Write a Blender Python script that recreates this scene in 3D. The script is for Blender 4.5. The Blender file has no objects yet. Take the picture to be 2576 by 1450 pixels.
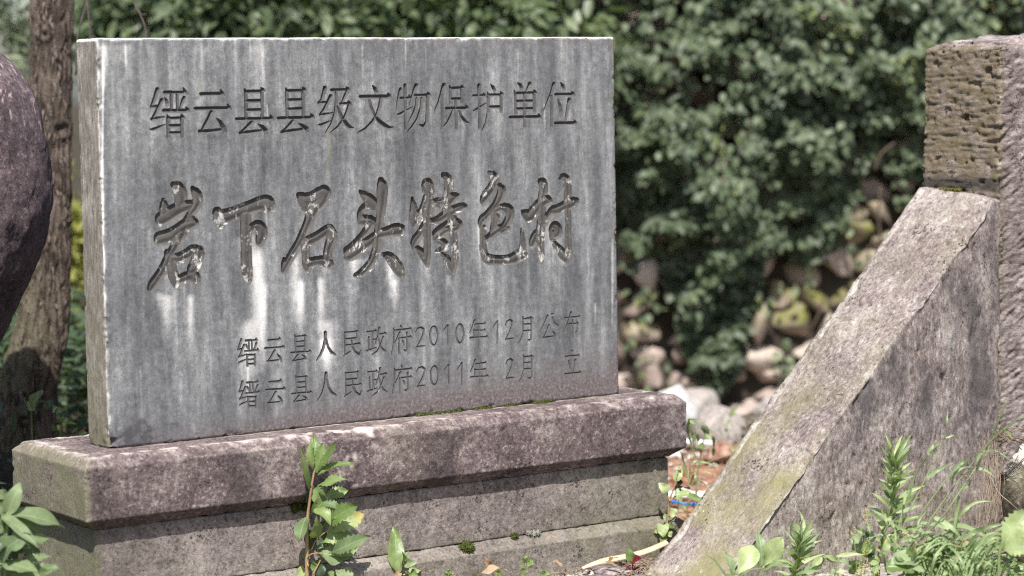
import bpy, bmesh, math, random
import numpy as np
from mathutils import Vector, Matrix

SC = bpy.context.scene
COL = SC.collection
R = math.radians

# ------------------------------------------------------------------ camera, sky, sun, exposure
CAM_H = 1.031
PITCH, ROLL = 0.08171, -0.01722
cam = bpy.data.cameras.new("camera")
cam.lens, cam.sensor_width = 85.0, 36.0
cam.clip_start, cam.clip_end = 0.1, 3000.0
cam.dof.use_dof = True
cam.dof.focus_distance = 5.06
cam.dof.aperture_fstop = 2.7
cam_o = bpy.data.objects.new("camera", cam)
COL.objects.link(cam_o)
_cp, _sp, _cr, _sr = math.cos(PITCH), math.sin(PITCH), math.cos(ROLL), math.sin(ROLL)
_X, _U, _F = Vector((1, 0, 0)), Vector((0, _sp, _cp)), Vector((0, _cp, -_sp))
_r, _u = _cr * _X + _sr * _U, -_sr * _X + _cr * _U
M = Matrix((( _r.x, _u.x, -_F.x, 0), (_r.y, _u.y, -_F.y, 0), (_r.z, _u.z, -_F.z, CAM_H), (0, 0, 0, 1)))
cam_o.matrix_world = M
SC.camera = cam_o

SUN_EL = 54.0
world = bpy.data.worlds.new("World")
SC.world = world
world.use_nodes = True
wn = world.node_tree
wn.nodes.clear()
sky = wn.nodes.new("ShaderNodeTexSky")
sky.sky_type = 'NISHITA'
sky.sun_disc = False
sky.sun_elevation = R(SUN_EL)
sky.sun_rotation = R(183.0)
sky.air_density, sky.dust_density, sky.ozone_density = 1.0, 2.0, 1.0
bg = wn.nodes.new("ShaderNodeBackground")
bg.inputs[1].default_value = 0.11
wo = wn.nodes.new("ShaderNodeOutputWorld")
wn.links.new(sky.outputs[0], bg.inputs[0])
wn.links.new(bg.outputs[0], wo.inputs[0])
sun = bpy.data.lights.new("sun", 'SUN')
sun.energy = 5.0
sun.angle = R(0.53)
sun.color = (1.0, 0.96, 0.91)
sun_o = bpy.data.objects.new("sun", sun)
COL.objects.link(sun_o)
_az = R(3.0)
SUN_DIR = Vector((-math.sin(_az) * math.cos(R(SUN_EL)), -math.cos(_az) * math.cos(R(SUN_EL)), math.sin(R(SUN_EL))))
sun_o.rotation_euler = SUN_DIR.to_track_quat('Z', 'Y').to_euler()
sun_o.location = (0, -3, 8)
SC.view_settings.view_transform = 'Standard'
SC.view_settings.look = 'None'
SC.view_settings.exposure = 0.66
SC.view_settings.gamma = 1.0
SC.cycles.use_denoising = False
SC.cycles.filter_width = 1.1

# ------------------------------------------------------------------ helpers
def ray(u, v):
    """direction of a sight line of the survey camera; (u, v) on a 2576 x 1450 plate"""
    k = 4096 / 2576 / 9671.0
    a, b = (u - 1288) * k, (725 - v) * k
    r, uu = _cr * a - _sr * b, _sr * a + _cr * b
    return (r, _cp + _sp * uu, -_sp + _cp * uu)
def at(u, v, Y):
    d = ray(u, v); t = Y / d[1]
    return Vector((d[0] * t, Y, CAM_H + d[2] * t))
def gp(u, v, z=0.0):
    d = ray(u, v); t = (z - CAM_H) / d[2]
    return Vector((d[0] * t, d[1] * t, z))

_rng = np.random.RandomState(7)
_PERM = np.tile(_rng.permutation(256), 3).astype(np.int32)
_G = _rng.normal(size=(256, 3)).astype(np.float32)
_G /= np.linalg.norm(_G, axis=1)[:, None]
def pn(P, s=1.0, off=0.0):
    """gradient noise at points P (N,3), about -1..1"""
    P = np.asarray(P, np.float32) * np.asarray(s, np.float32) + np.float32(off * 17.31)
    i = np.floor(P).astype(np.int32); f = P - i
    w = f * f * f * (f * (f * 6 - 15) + 10)
    i &= 255
    out = 0
    for dx in (0, 1):
        wx = w[:, 0] if dx else 1 - w[:, 0]
        for dy in (0, 1):
            wy = w[:, 1] if dy else 1 - w[:, 1]
            for dz in (0, 1):
                wz = w[:, 2] if dz else 1 - w[:, 2]
                h = _PERM[_PERM[_PERM[i[:, 0] + dx] + i[:, 1] + dy] + i[:, 2] + dz]
                g = _G[h]
                d = g[:, 0] * (f[:, 0] - dx) + g[:, 1] * (f[:, 1] - dy) + g[:, 2] * (f[:, 2] - dz)
                out = out + d * (wx * wy * wz)
    return out * 1.5
def fbm(P, s=1.0, oct=4, off=0.0, gain=0.5):
    r, a = 0, 1.0
    s = np.asarray(s, np.float32)
    for k in range(oct):
        r = r + a * pn(P, s * (2.03 ** k), off + k * 3.7)
        a *= gain
    return r
def sst(a, b, x):
    t = np.clip((x - a) / (b - a), 0, 1)
    return t * t * (3 - 2 * t)

def tag(o, label=None, cat=None, group=None, kind=None):
    if label: o['label'] = label
    if cat: o['category'] = cat
    if group: o['group'] = group
    if kind: o['kind'] = kind
    return o
def empty(name, loc, rz=0.0):
    o = bpy.data.objects.new(name, None)
    COL.objects.link(o)
    o.location = loc; o.rotation_euler = (0, 0, rz); o.empty_display_size = 0.1
    return o
def np_mesh(name, V, F, mat, parent=None, mask=None, smooth=True, merge=0.0, attrs=None):
    """ONE mesh object out of arrays; F (M,4) quads (or (M,3))"""
    me = bpy.data.meshes.new(name)
    V = np.asarray(V, np.float32); F = np.asarray(F, np.int32)
    n, m = F.shape
    me.vertices.add(len(V)); me.loops.add(n * m); me.polygons.add(n)
    me.vertices.foreach_set("co", V.ravel())
    me.loops.foreach_set("vertex_index", F.ravel())
    me.polygons.foreach_set("loop_start", np.arange(0, n * m, m, dtype=np.int32))
    me.polygons.foreach_set("loop_total", np.full(n, m, np.int32))
    me.update(calc_edges=True)
    me.polygons.foreach_set("use_smooth", np.full(n, smooth, bool))
    if mask is not None:
        a = me.attributes.new("mask", 'FLOAT_COLOR', 'POINT')
        a.data.foreach_set("color", np.ascontiguousarray(mask, np.float32).ravel())
    if merge:
        b = bmesh.new(); b.from_mesh(me)
        bmesh.ops.remove_doubles(b, verts=b.verts, dist=merge)
        b.to_mesh(me); b.free()
    me.materials.append(mat)
    o = bpy.data.objects.new(name, me)
    COL.objects.link(o)
    if parent: o.parent = parent
    return o

class Acc:
    """collects ribbons, leaves and tubes for one mesh; 'mask' = across, along, per-piece random, extra"""
    def __init__(s): s.V, s.F, s.A, s.n = [], [], [], 0
    def add(s, V, F, A):
        s.V.append(np.asarray(V, np.float32)); s.F.append(np.asarray(F, np.int32) + s.n); s.A.append(np.asarray(A, np.float32)); s.n += len(V)
    def tube(s, pts, rad, seg=7, rnd=0.5, ext=0.0):
        P = np.array([tuple(p) for p in pts], float); n = len(P)
        rad = np.broadcast_to(np.asarray(rad, float), (n,)) if np.ndim(rad) else np.full(n, rad)
        T = np.gradient(P, axis=0); T /= np.linalg.norm(T, axis=1)[:, None] + 1e-9
        up = np.array([0.31, 0.22, 0.93]) if abs(T[0, 2]) < .9 else np.array([0.9, .3, 0.1])
        V = []; 
        for i in range(n):
            a = np.cross(T[i], up); a /= np.linalg.norm(a) + 1e-9
            b = np.cross(T[i], a); up = -np.cross(T[i], a) * 0 + up
            for k in range(seg):
                th = 2 * math.pi * k / seg
                V.append(P[i] + rad[i] * (a * math.cos(th) + b * math.sin(th)))
        V += [P[0], P[-1]]
        F = [(i * seg + k, i * seg + (k + 1) % seg, (i + 1) * seg + (k + 1) % seg, (i + 1) * seg + k) for i in range(n - 1) for k in range(seg)]
        c0, c1 = n * seg, n * seg + 1
        for k in range(0, seg):
            F.append(((k + 1) % seg, k, c0, c0)); F.append(((n - 1) * seg + k, (n - 1) * seg + (k + 1) % seg, c1, c1))
        A = [(0, i / max(1, n - 1), rnd, ext) for i in range(n) for k in range(seg)] + [(0, 0, rnd, ext)] * 2
        F = [f if f[2] != f[3] else f for f in F]
        s.add(V, F, A)
    def leaf(s, p0, p1, width, nrm=(0, -1, 0.4), curl=0.1, fold=0.25, kind='lance', n=12, rnd=None, twist=0.0, ext=0.0, side=0.0, wave=0.0):
        p0, p1 = np.array(tuple(p0), float), np.array(tuple(p1), float)
        d = p1 - p0; L = np.linalg.norm(d) + 1e-9; d /= L
        N = np.array(nrm, float); N -= d * N.dot(d)
        if np.linalg.norm(N) < 1e-4: N = np.cross(d, [1, 0, 0])
        N /= np.linalg.norm(N); S = np.cross(d, N)
        rnd = random.random() if rnd is None else rnd
        if kind == 'serr': n = max(n, 17)
        V, A = [], []
        acr = (-1, -.5, 0, .5, 1)
        ph = rnd * 6.28
        for i in range(n + 1):
            t = i / n
            if kind == 'lance': w = (math.sin(math.pi * min(1, t ** .8)) ** .8) * (1 - .25 * t)
            elif kind == 'serr':
                w = (math.sin(math.pi * (t ** .98)) ** 1.0) * (1.02 if i % 2 else .74)
                if t < .22: w = .12 + .6 * (t / .22) ** 1.6 * .8
            elif kind == 'ovate': w = (math.sin(math.pi * (t ** .62)) ** .85)
            elif kind == 'obov': w = math.sin(math.pi * (t ** 1.35)) ** .8
            elif kind == 'heart': w = (max(0, 1 - t) ** .6) * (.75 + .5 * t) if t > .04 else .55
            elif kind == 'blade': w = min(1, .55 + 2 * t) * max(0, 1 - t ** 2.2)
            elif kind == 'lobed': w = (math.sin(math.pi * t ** .9) ** .6) * (.55 + .45 * abs(math.sin(t * 3.3 * math.pi + .5)))
            else: w = math.sin(math.pi * t)
            if i == n: w = 0.02
            if i == 0 and kind != 'heart': w = min(w, .12) + .03
            th = twist * t
            S2 = S * math.cos(th) + N * math.sin(th); N2 = N * math.cos(th) - S * math.sin(th)
            c = p0 + d * L * t + N * (curl * L * 4 * t * (1 - t)) + S * (side * L * 4 * t * (1 - t))
            for a in acr:
                back = 0.0
                if kind == 'heart' and t < .12: back = -abs(a) * .16 * L * (1 - t / .12)
                h = abs(a) * fold * w * width * .5 + wave * width * math.sin(t * 9 + ph + a * 2) * abs(a) * .12
                V.append(c + S2 * (a * w * width * .5) + N2 * h + d * back)
                A.append((abs(a), t, rnd, ext))
        F = [(i * 5 + k, i * 5 + k + 1, (i + 1) * 5 + k + 1, (i + 1) * 5 + k) for i in range(n) for k in range(4)]
        s.add(V, F, A)
    def ribbon(s, pts, width, rnd=None, nrm=(0, -1, .5), ext=0.0, sub=4):
        """grass blade along a smooth curve through pts"""
        rnd = random.random() if rnd is None else rnd
        P = spline(pts, sub)
        n = len(P); T = np.gradient(P, axis=0); T /= np.linalg.norm(T, axis=1)[:, None] + 1e-9
        V, A = [], []
        for i in range(n):
            t = i / (n - 1)
            w = width * min(1, .5 + 2.5 * t) * max(.03, 1 - t ** 2.4)
            N = np.array(nrm, float); N -= T[i] * N.dot(T[i]); N /= np.linalg.norm(N) + 1e-9
            S = np.cross(T[i], N)
            for a in (-1, 0, 1):
                V.append(P[i] + S * a * w * .5 + N * abs(a) * w * .18); A.append((abs(a), t, rnd, ext))
        F = [(i * 3 + k, i * 3 + k + 1, (i + 1) * 3 + k + 1, (i + 1) * 3 + k) for i in range(n - 1) for k in range(2)]
        s.add(V, F, A)
    def build(s, name, mat, parent=None, smooth=True):
        V, F, A = np.concatenate(s.V), np.concatenate(s.F), np.concatenate(s.A)
        if parent is not None:
            V = V - np.array(tuple(parent.location))
        if F.shape[1] == 4 and (F[:, 2] == F[:, 3]).any():
            t = F[:, 2] == F[:, 3]
            me = bpy.data.meshes.new(name)
            me.from_pydata(V.tolist(), [], [tuple(f[:3]) if q else tuple(f) for f, q in zip(F.tolist(), t)])
            a = me.attributes.new("mask", 'FLOAT_COLOR', 'POINT'); a.data.foreach_set("color", A.ravel())
            me.polygons.foreach_set("use_smooth", np.full(len(me.polygons), smooth, bool))
            me.materials.append(mat)
            o = bpy.data.objects.new(name, me); COL.objects.link(o)
            if parent: o.parent = parent
            return o
        return np_mesh(name, V, F, mat, parent, A, smooth)

def spline(pts, sub=4):
    P = np.array([tuple(p) for p in pts], float)
    if len(P) < 3:
        t = np.linspace(0, 1, sub * 2 + 1)[:, None]
        return P[0] * (1 - t) + P[-1] * t
    Q = np.vstack([2 * P[0] - P[1], P, 2 * P[-1] - P[-2]]); out = []
    for i in range(1, len(Q) - 2):
        for k in range(sub):
            t = k / sub
            out.append(.5 * ((2 * Q[i]) + (-Q[i - 1] + Q[i + 1]) * t + (2 * Q[i - 1] - 5 * Q[i] + 4 * Q[i + 1] - Q[i + 2]) * t * t + (-Q[i - 1] + 3 * Q[i] - 3 * Q[i + 1] + Q[i + 2]) * t ** 3))
    out.append(P[-1])
    return np.array(out)

def lines(lo, hi, c, step, extra=()):
    """grid lines over one axis of a block, with lines in the rounded edge"""
    n = max(1, int(round((hi - lo - 2 * c) / step)))
    a = [lo, lo + c * .33, lo + c * .66] + list(np.linspace(lo + c, hi - c, n + 1)) + [hi - c * .66, hi - c * .33, hi]
    for e in extra:
        a = [x for x in a if abs(x - e) > 1e-4] + [e]
    return np.array(sorted(a))
def block(lx, ly, lz, c, skip=()):
    """closed block over grid lines with its edges rounded by c; returns V, F (quads), N (outward)"""
    L = (lx, ly, lz); lo = np.array([l[0] for l in L]); hi = np.array([l[-1] for l in L])
    Vs, Fs, n0 = [], [], 0
    for ax in range(3):
        for sgn in (-1, 1):
            if (ax, sgn) in skip: continue
            a, b = [(1, 2), (2, 0), (0, 1)][ax]
            A, B = np.meshgrid(L[a], L[b], indexing='ij')
            V = np.zeros((A.size, 3)); V[:, a] = A.ravel(); V[:, b] = B.ravel(); V[:, ax] = hi[ax] if sgn > 0 else lo[ax]
            na, nb = len(L[a]), len(L[b])
            I = np.arange(na * nb).reshape(na, nb)
            q = np.stack([I[:-1, :-1], I[1:, :-1], I[1:, 1:], I[:-1, 1:]], -1).reshape(-1, 4)
            if sgn < 0: q = q[:, ::-1]
            Vs.append(V); Fs.append(q + n0); n0 += len(V)
    V = np.concatenate(Vs); F = np.concatenate(Fs)
    q = np.clip(V, lo + c, hi - c); d = V - q
    ln = np.linalg.norm(d, axis=1)[:, None]
    N = d / np.maximum(ln, 1e-9)
    V = q + N * c
    return V, F, N
# ------------------------------------------------------------------ materials
class NT:
    def __init__(s, name):
        s.m = bpy.data.materials.new(name); s.m.use_nodes = True
        s.t = s.m.node_tree; s.t.nodes.clear()
        s.out = s.t.nodes.new("ShaderNodeOutputMaterial")
    def n(s, typ, ins=None, **kw):
        nd = s.t.nodes.new("ShaderNode" + typ)
        for k, v in kw.items(): setattr(nd, k, v)
        for k, v in (ins or {}).items(): s.set(nd, k, v)
        return nd
    def set(s, nd, k, v):
        i = nd.inputs[k]
        if isinstance(v, bpy.types.NodeSocket): s.t.links.new(v, i)
        elif isinstance(v, bpy.types.Node): s.t.links.new(v.outputs[0], i)
        else: i.default_value = v
    def coord(s, scale=(1, 1, 1), rot=(0, 0, 0), kind="Object"):
        tc = s.n("TexCoord")
        return s.n("Mapping", {"Vector": tc.outputs[kind], "Scale": scale, "Rotation": rot}).outputs[0]
    def noise(s, vec, scale, detail=6.0, rough=.6, dist=0.0):
        return s.n("TexNoise", {"Vector": vec, "Scale": scale, "Detail": detail, "Roughness": rough, "Distortion": dist}).outputs[0]
    def ramp(s, fac, stops):
        nd = s.n("ValToRGB", {"Fac": fac}); e = nd.color_ramp.elements
        while len(e) < len(stops): e.new(.5)
        for q, (p, c) in zip(e, stops):
            q.position = p; q.color = (c, c, c, 1) if not isinstance(c, tuple) else (*c, 1)
        return nd.outputs[0]
    def math(s, op, a, b=0.0, clamp=False):
        nd = s.n("Math", operation=op, use_clamp=clamp); s.set(nd, 0, a); s.set(nd, 1, b); return nd.outputs[0]
    def mix(s, fac, a, b, mode='MIX'):
        nd = s.n("Mix", data_type='RGBA', blend_type=mode)
        s.set(nd, 0, fac)
        for k, v in ((6, a), (7, b)):
            if isinstance(v, tuple) and len(v) == 3: v = (*v, 1)
            s.set(nd, k, v)
        return nd.outputs[2]
    def mask(s):
        a = s.n("Attribute", attribute_name="mask"); sp = s.n("SeparateColor", {0: a.outputs["Color"]})
        return sp.outputs[0], sp.outputs[1], sp.outputs[2], a.outputs["Alpha"]
    def bump(s, h, strength=.5, dist=.004, nrm=None):
        nd = s.n("Bump", {"Height": h, "Strength": strength, "Distance": dist})
        if nrm is not None: s.set(nd, "Normal", nrm)
        return nd.outputs[0]
    def pbr(s, col, rough=.85, nrm=None, spec=.3, **kw):
        p = s.n("BsdfPrincipled", {"Base Color": col, "Roughness": rough, "Specular IOR Level": spec})
        if nrm is not None: s.set(p, "Normal", nrm)
        for k, v in kw.items(): s.set(p, k, v)
        s.t.links.new(p.outputs[0], s.out.inputs[0])
        return s.m

def stone(name, ramp, big=5.0, fine=70.0, pit=(60.0, .0), light=(.55, .5, .46), lich=.64, tint=(.16, .15, .08), dark=(.045, .042, .04), bump=.6, patch=.6, fscale=(1, 1, 1), paint=(.2, .2, .2), contrast=.5):
    """weathered stone; mask R = pale crust, G = dark stain, B = algae tint, A = special"""
    s = NT(name); v = s.coord(); vf = s.coord(fscale)
    r, g, b, a = s.mask()
    n1 = s.noise(v, big, 12, .72)
    n2 = s.noise(vf, fine * 2.1, 6, .8)
    n3 = s.noise(vf, big * 9.5, 11, .8, .3)
    m1 = s.math('ADD', s.math('MULTIPLY', n1, .5), s.math('MULTIPLY', n3, .5))
    col = s.ramp(m1, [(.5 + (p - .5) * .55, c) for p, c in ramp])
    col = s.mix(1.0, col, s.ramp(n2, [(.3, 1 - contrast), (.5, 1.0), (.68, 1 + contrast)]), 'MULTIPLY')
    pn_ = s.noise(v, big * 9, 12, .88, .3)
    pt = s.ramp(s.math('ADD', pn_, s.math('MULTIPLY', s.math('SUBTRACT', n1, .5), .7)), [(.53, 0.0), (.6, 1.0)])
    col = s.mix(s.math('MULTIPLY', pt, patch), col, s.mix(.5, col, light))
    sp = s.noise(vf, fine * 1.5, 3, .55)
    col = s.mix(1.0, col, s.ramp(sp, [(.33, .5), (.44, 1.0)]), 'MULTIPLY')
    col = s.mix(s.ramp(sp, [(.58, 0.0), (.68, .42)]), col, light)
    # algae, dark stain
    tb = s.math('MULTIPLY', b, s.ramp(s.noise(v, big * 2.3, 5, .7), [(.3, .25), (.62, 1.0)]), True)
    col = s.mix(tb, col, tint)
    # pale lichen flecks
    lf = s.math('ADD', s.noise(v, fine * .55, 5, .72), s.math('MULTIPLY', s.math('SUBTRACT', n1, .5), .55))
    lf = s.ramp(lf, [(lich, 0.0), (lich + .07, .8)])
    col = s.mix(lf, col, light)
    gd = s.math('MULTIPLY', g, s.ramp(s.math('ADD', s.noise(v, big * 6, 6, .75), s.math('MULTIPLY', g, .5)), [(.55, .0), (.75, 1.0)]), True)
    col = s.mix(gd, col, dark)
    rr = s.math('ADD', s.math('MULTIPLY', r, 1.1), s.math('MULTIPLY', s.math('SUBTRACT', s.noise(v, big * 8, 6, .75), .5), 1.6))
    rr = s.math('MULTIPLY', s.ramp(rr, [(.25, 0.0), (.75, 1.0)]), s.math('MULTIPLY', r, 1.8, True))
    col = s.mix(rr, col, light)
    hgt = s.math('ADD', n2, s.math('MULTIPLY', n3, 1.2))
    if pit[1] > 0:
        vo = s.n("TexVoronoi", {"Vector": v, "Scale": pit[0] * 1.9}).outputs[0]
        pm = s.math('ADD', s.math('ADD', vo, s.math('MULTIPLY', s.math('SUBTRACT', s.noise(v, pit[0] * .2, 3, .6), .40), 2.6)), s.math('MULTIPLY', s.math('SUBTRACT', n2, .5), .9))
        p = s.ramp(pm, [(.04, 1.0), (.2, 0.0)])
        hgt = s.math('SUBTRACT', hgt, s.math('MULTIPLY', p, 2.0))
        col = s.mix(s.math('MULTIPLY', p, pit[1]), col, dark)
    nr = s.bump(hgt, bump, .004)
    return s.pbr(col, .9, nr, .2)

def slab_stone():
    s = NT("grey_carved_limestone"); v = s.coord(); vs = s.coord((1, 1, .12)); vs2 = s.coord((1, 1, .25))
    r, g, b, a = s.mask()
    n1 = s.noise(vs, 22, 7, .62, .15)
    n2 = s.noise(v, 330, 4, .75)
    n3 = s.noise(v, 5, 5, .6)
    n4 = s.noise(vs2, 48, 6, .72)
    n5 = s.noise(v, 62, 10, .82, .2)
    col = s.ramp(n1, [(.3, (.072, .075, .08)), (.44, (.119, .123, .128)), (.56, (.168, .172, .176)), (.7, (.29, .292, .292))])
    col = s.mix(1.0, col, s.ramp(n4, [(.32, .8), (.5, 1.0), (.68, 1.22)]), 'MULTIPLY')
    col = s.mix(1.0, col, s.ramp(n5, [(.36, .64), (.5, 1.0), (.64, 1.44)]), 'MULTIPLY')
    col = s.mix(1.0, col, s.ramp(n2, [(.3, .7), (.5, 1.0), (.7, 1.32)]), 'MULTIPLY')
    col = s.mix(1.0, col, s.ramp(n3, [(.3, .78), (.5, 1.0), (.7, 1.18)]), 'MULTIPLY')
    col = s.mix(s.math('MULTIPLY', a, .55), col, (.2, .19, .09))
    # purple-brown crust along the foot and the head, dark growth
    pb = s.math('MULTIPLY', b, s.ramp(s.math('ADD', s.noise(v, 26, 6, .78), s.math('MULTIPLY', b, .25)), [(.46, 0.0), (.66, 1.0)]), True)
    col = s.mix(pb, col, s.ramp(s.noise(v, 150, 4, .7), [(.3, (.06, .048, .05)), (.55, (.14, .115, .115)), (.75, (.3, .27, .26))]))
    gd = s.math('MULTIPLY', g, s.ramp(s.math('ADD', s.noise(v, 58, 11, .85), s.math('MULTIPLY', g, .3)), [(.71, .0), (.8, 1.0)]), True)
    gd = s.math('MAXIMUM', gd, s.math('MULTIPLY', s.math('MULTIPLY', g, .42), s.ramp(n5, [(.4, .1), (.55, 1.0)])))
    col = s.mix(gd, col, (.062, .06, .066))
    # lime run-off
    rr = s.math('ADD', r, s.math('MULTIPLY', s.math('SUBTRACT', s.math('ADD', s.math('MULTIPLY', s.noise(vs2, 85, 10, .85), .55), s.math('MULTIPLY', n5, .45)), .5), 2.6))
    rr = s.math('MULTIPLY', s.ramp(rr, [(.05, 0.0), (1.1, 1.0)]), s.math('MULTIPLY', r, 1.3, True))
    col = s.mix(s.math('MULTIPLY', rr, .95), col, s.ramp(n2, [(.3, (.5, .49, .475)), (.6, (.74, .73, .71))]))
    # tiny pale flecks
    fl = s.ramp(s.noise(v, 95, 4, .7), [(.70, 0.0), (.74, .8)])
    col = s.mix(fl, col, (.5, .49, .47))
    nr = s.bump(s.math('ADD', n2, s.math('MULTIPLY', n4, .7)), .35, .002)
    return s.pbr(col, .82, nr, .3)

def paint_groove(dark, worn_t, name):
    s = NT(name); v = s.coord(); vs = s.coord((1, 1, .6))
    r, g, b, a = s.mask()
    n = s.noise(vs, 55, 6, .7, .5); n2 = s.noise(v, 260, 4, .7)
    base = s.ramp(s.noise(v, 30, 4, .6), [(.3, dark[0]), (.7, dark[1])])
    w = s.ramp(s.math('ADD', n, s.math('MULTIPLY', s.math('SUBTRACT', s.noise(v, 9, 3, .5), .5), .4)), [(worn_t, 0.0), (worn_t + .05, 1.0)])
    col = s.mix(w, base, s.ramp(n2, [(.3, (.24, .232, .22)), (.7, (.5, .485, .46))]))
    rgh = s.math('ADD', s.math('MULTIPLY', w, .2), .75)
    return s.pbr(col, rgh, s.bump(s.math('ADD', n2, n), .6, .002), .1)

def leaf_mat(name, c0, c1, vein=(.2, .27, .12), tip=None, rough=.42, trans=.28, spec=.45):
    s = NT(name); r, g, b, a = s.mask()
    v = s.coord()
    col = s.mix(b, c0, c1)
    col = s.mix(1.0, col, s.ramp(s.noise(v, 60, 4, .6), [(.3, .82), (.7, 1.18)]), 'MULTIPLY')
    # mid rib and side veins
    w = s.math('SINE', s.math('MULTIPLY', s.math('SUBTRACT', g, s.math('MULTIPLY', r, .13)), 52.0))
    vn = s.math('MULTIPLY', s.ramp(w, [(.82, 0.0), (1.0, .22)]), s.math('SUBTRACT', 1.0, r))
    vn = s.math('MAXIMUM', vn, s.ramp(r, [(0.0, .75), (.1, 0.0)]))
    col = s.mix(vn, col, vein)
    if tip: 
        tt = s.math('MULTIPLY', s.ramp(s.math('ADD', g, s.math('MULTIPLY', s.math('SUBTRACT', s.noise(v, 40, 4, .6), .5), .8)), [(.55, 0.0), (.9, 1.0)]), a)
        col = s.mix(tt, col, tip)
    nr = s.bump(s.math('SUBTRACT', s.noise(v, 130, 3, .6), s.math('MULTIPLY', vn, 1.5)), .25, .002)
    p = s.n("BsdfPrincipled", {"Base Color": col, "Roughness": rough, "Specular IOR Level": spec, "Normal": nr})
    t = s.n("BsdfTranslucent", {"Color": s.mix(1.0, col, (1.25, 1.35, .6), 'MULTIPLY')})
    m = s.n("MixShader", {0: trans, 1: p.outputs[0], 2: t.outputs[0]})
    s.t.links.new(m.outputs[0], s.out.inputs[0])
    return s.m
def plain(name, c0, c1, scale=30.0, rough=.7, bump=.3, spec=.3, bd=.003):
    s = NT(name); v = s.coord()
    n = s.noise(v, scale, 6, .7); n2 = s.noise(v, scale * 7, 4, .7)
    col = s.ramp(n, [(.3, c0), (.7, c1)])
    col = s.mix(1.0, col, s.ramp(n2, [(.3, .8), (.7, 1.2)]), 'MULTIPLY')
    return s.pbr(col, rough, s.bump(s.math('ADD', n, n2), bump, bd), spec)
def rand_stone(name, c0, c1, scale=14.0, moss=None):
    """stones of many shades: mask B = shade of this stone, A = moss"""
    s = NT(name); v = s.coord(); r, g, b, a = s.mask()
    col = s.mix(b, c0, c1)
    n = s.noise(v, scale, 7, .7)
    col = s.mix(1.0, col, s.ramp(n, [(.25, .55), (.5, 1.0), (.75, 1.4)]), 'MULTIPLY')
    n2 = s.noise(v, scale * 9, 5, .7)
    col = s.mix(1.0, col, s.ramp(n2, [(.3, .7), (.7, 1.3)]), 'MULTIPLY')
    if moss:
        mm = s.math('MULTIPLY', a, s.ramp(s.noise(v, scale * 2, 5, .7), [(.35, .3), (.6, 1.0)]))
        col = s.mix(mm, col, moss)
    return s.pbr(col, .9, s.bump(s.math('ADD', n, s.math('MULTIPLY', n2, .4)), .6, .008), .2)

MT = {}
MT['slab'] = slab_stone()
MT['groove'] = paint_groove(((.065, .065, .067), (.105, .103, .1)), .7, "shadow_toned_groove")  # small characters: colour darkened to imitate the shadow inside the cuts
MT['bigpaint'] = paint_groove(((.062, .06, .06), (.11, .103, .094)), .56, "flaking_grey_paint")
PUR = [(.26, (.06, .044, .046)), (.42, (.11, .082, .083)), (.56, (.17, .134, .13)), (.74, (.31, .26, .235))]
MT['cap'] = stone("purple_tuff_cap", PUR, 6.0, 85.0, (70.0, .75), (.5, .43, .4), .68, (.17, .165, .1), (.03, .024, .026), .7, .75)
GRY = [(.26, (.105, .087, .082)), (.42, (.175, .147, .138)), (.56, (.24, .205, .19)), (.74, (.37, .325, .295))]
MT['body'] = stone("grey_tuff_plinth", GRY, 6.0, 85.0, (75.0, .7), (.4, .36, .32), .72, (.15, .15, .085), (.035, .03, .028), .75)
BUT = [(.24, (.11, .088, .084)), (.42, (.185, .15, .142)), (.56, (.26, .215, .2)), (.76, (.46, .405, .37))]
MT['brace'] = stone("pink_tuff_brace", BUT, 7.0, 75.0, (55.0, .75), (.55, .53, .48), .67, (.235, .22, .11), (.065, .06, .062), .9, .45, fscale=(1, 1, .5), contrast=.65)
MT['pillar'] = stone("chiselled_tuff_pillar", BUT, 7.0, 60.0, (60.0, .6), (.5, .46, .44), .74, (.155, .125, .07), (.05, .045, .04), .9, fscale=(.35, .35, 1.0), contrast=.6)
BOU = [(.2, (.06, .045, .05)), (.45, (.105, .079, .085)), (.6, (.15, .112, .118)), (.8, (.22, .17, .172))]
MT['boulder'] = stone("dark_purple_boulder", BOU, 5.0, 60.0, (60.0, .4), (.42, .32, .31), .82, (.05, .04, .035), (.02, .016, .018), .6, 0.0)
MT['rock_mossy'] = stone("brown_mossy_rock", [(.3, (.05, .042, .03)), (.5, (.1, .085, .062)), (.7, (.17, .15, .115))], 9.0, 60.0, (30.0, .5), (.55, .5, .44), .75, (.13, .13, .04), (.03, .025, .02), 1.0)
MT['rock_dark'] = stone("dark_rock", [(.3, (.03, .028, .027)), (.6, (.07, .064, .06))], 9.0, 60.0, (30.0, .3), (.3, .28, .26), .8, (.05, .06, .02))
MT['rock_pale'] = stone("pale_rock", [(.3, (.22, .195, .175)), (.6, (.34, .305, .28)), (.75, (.43, .39, .36))], 7.0, 50.0, (30.0, .2), (.6, .56, .52), .72, (.2, .2, .1), (.2, .17, .15), .6, contrast=.3)
MT['rock_white'] = stone("white_quartz_rock", [(.3, (.42, .41, .39)), (.6, (.62, .61, .59))], 7.0, 50.0, (30.0, .1), (.85, .84, .82), .7, (.3, .3, .2), (.3, .28, .26), .5, contrast=.2)
MT['wall'] = rand_stone("rubble_wall_stone", (.22, .17, .145), (.52, .435, .385), 9.0, (.13, .14, .025))
MT['wallback'] = plain("wall_earth_joint", (.02, .017, .013), (.05, .04, .03), 12, .95)
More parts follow.
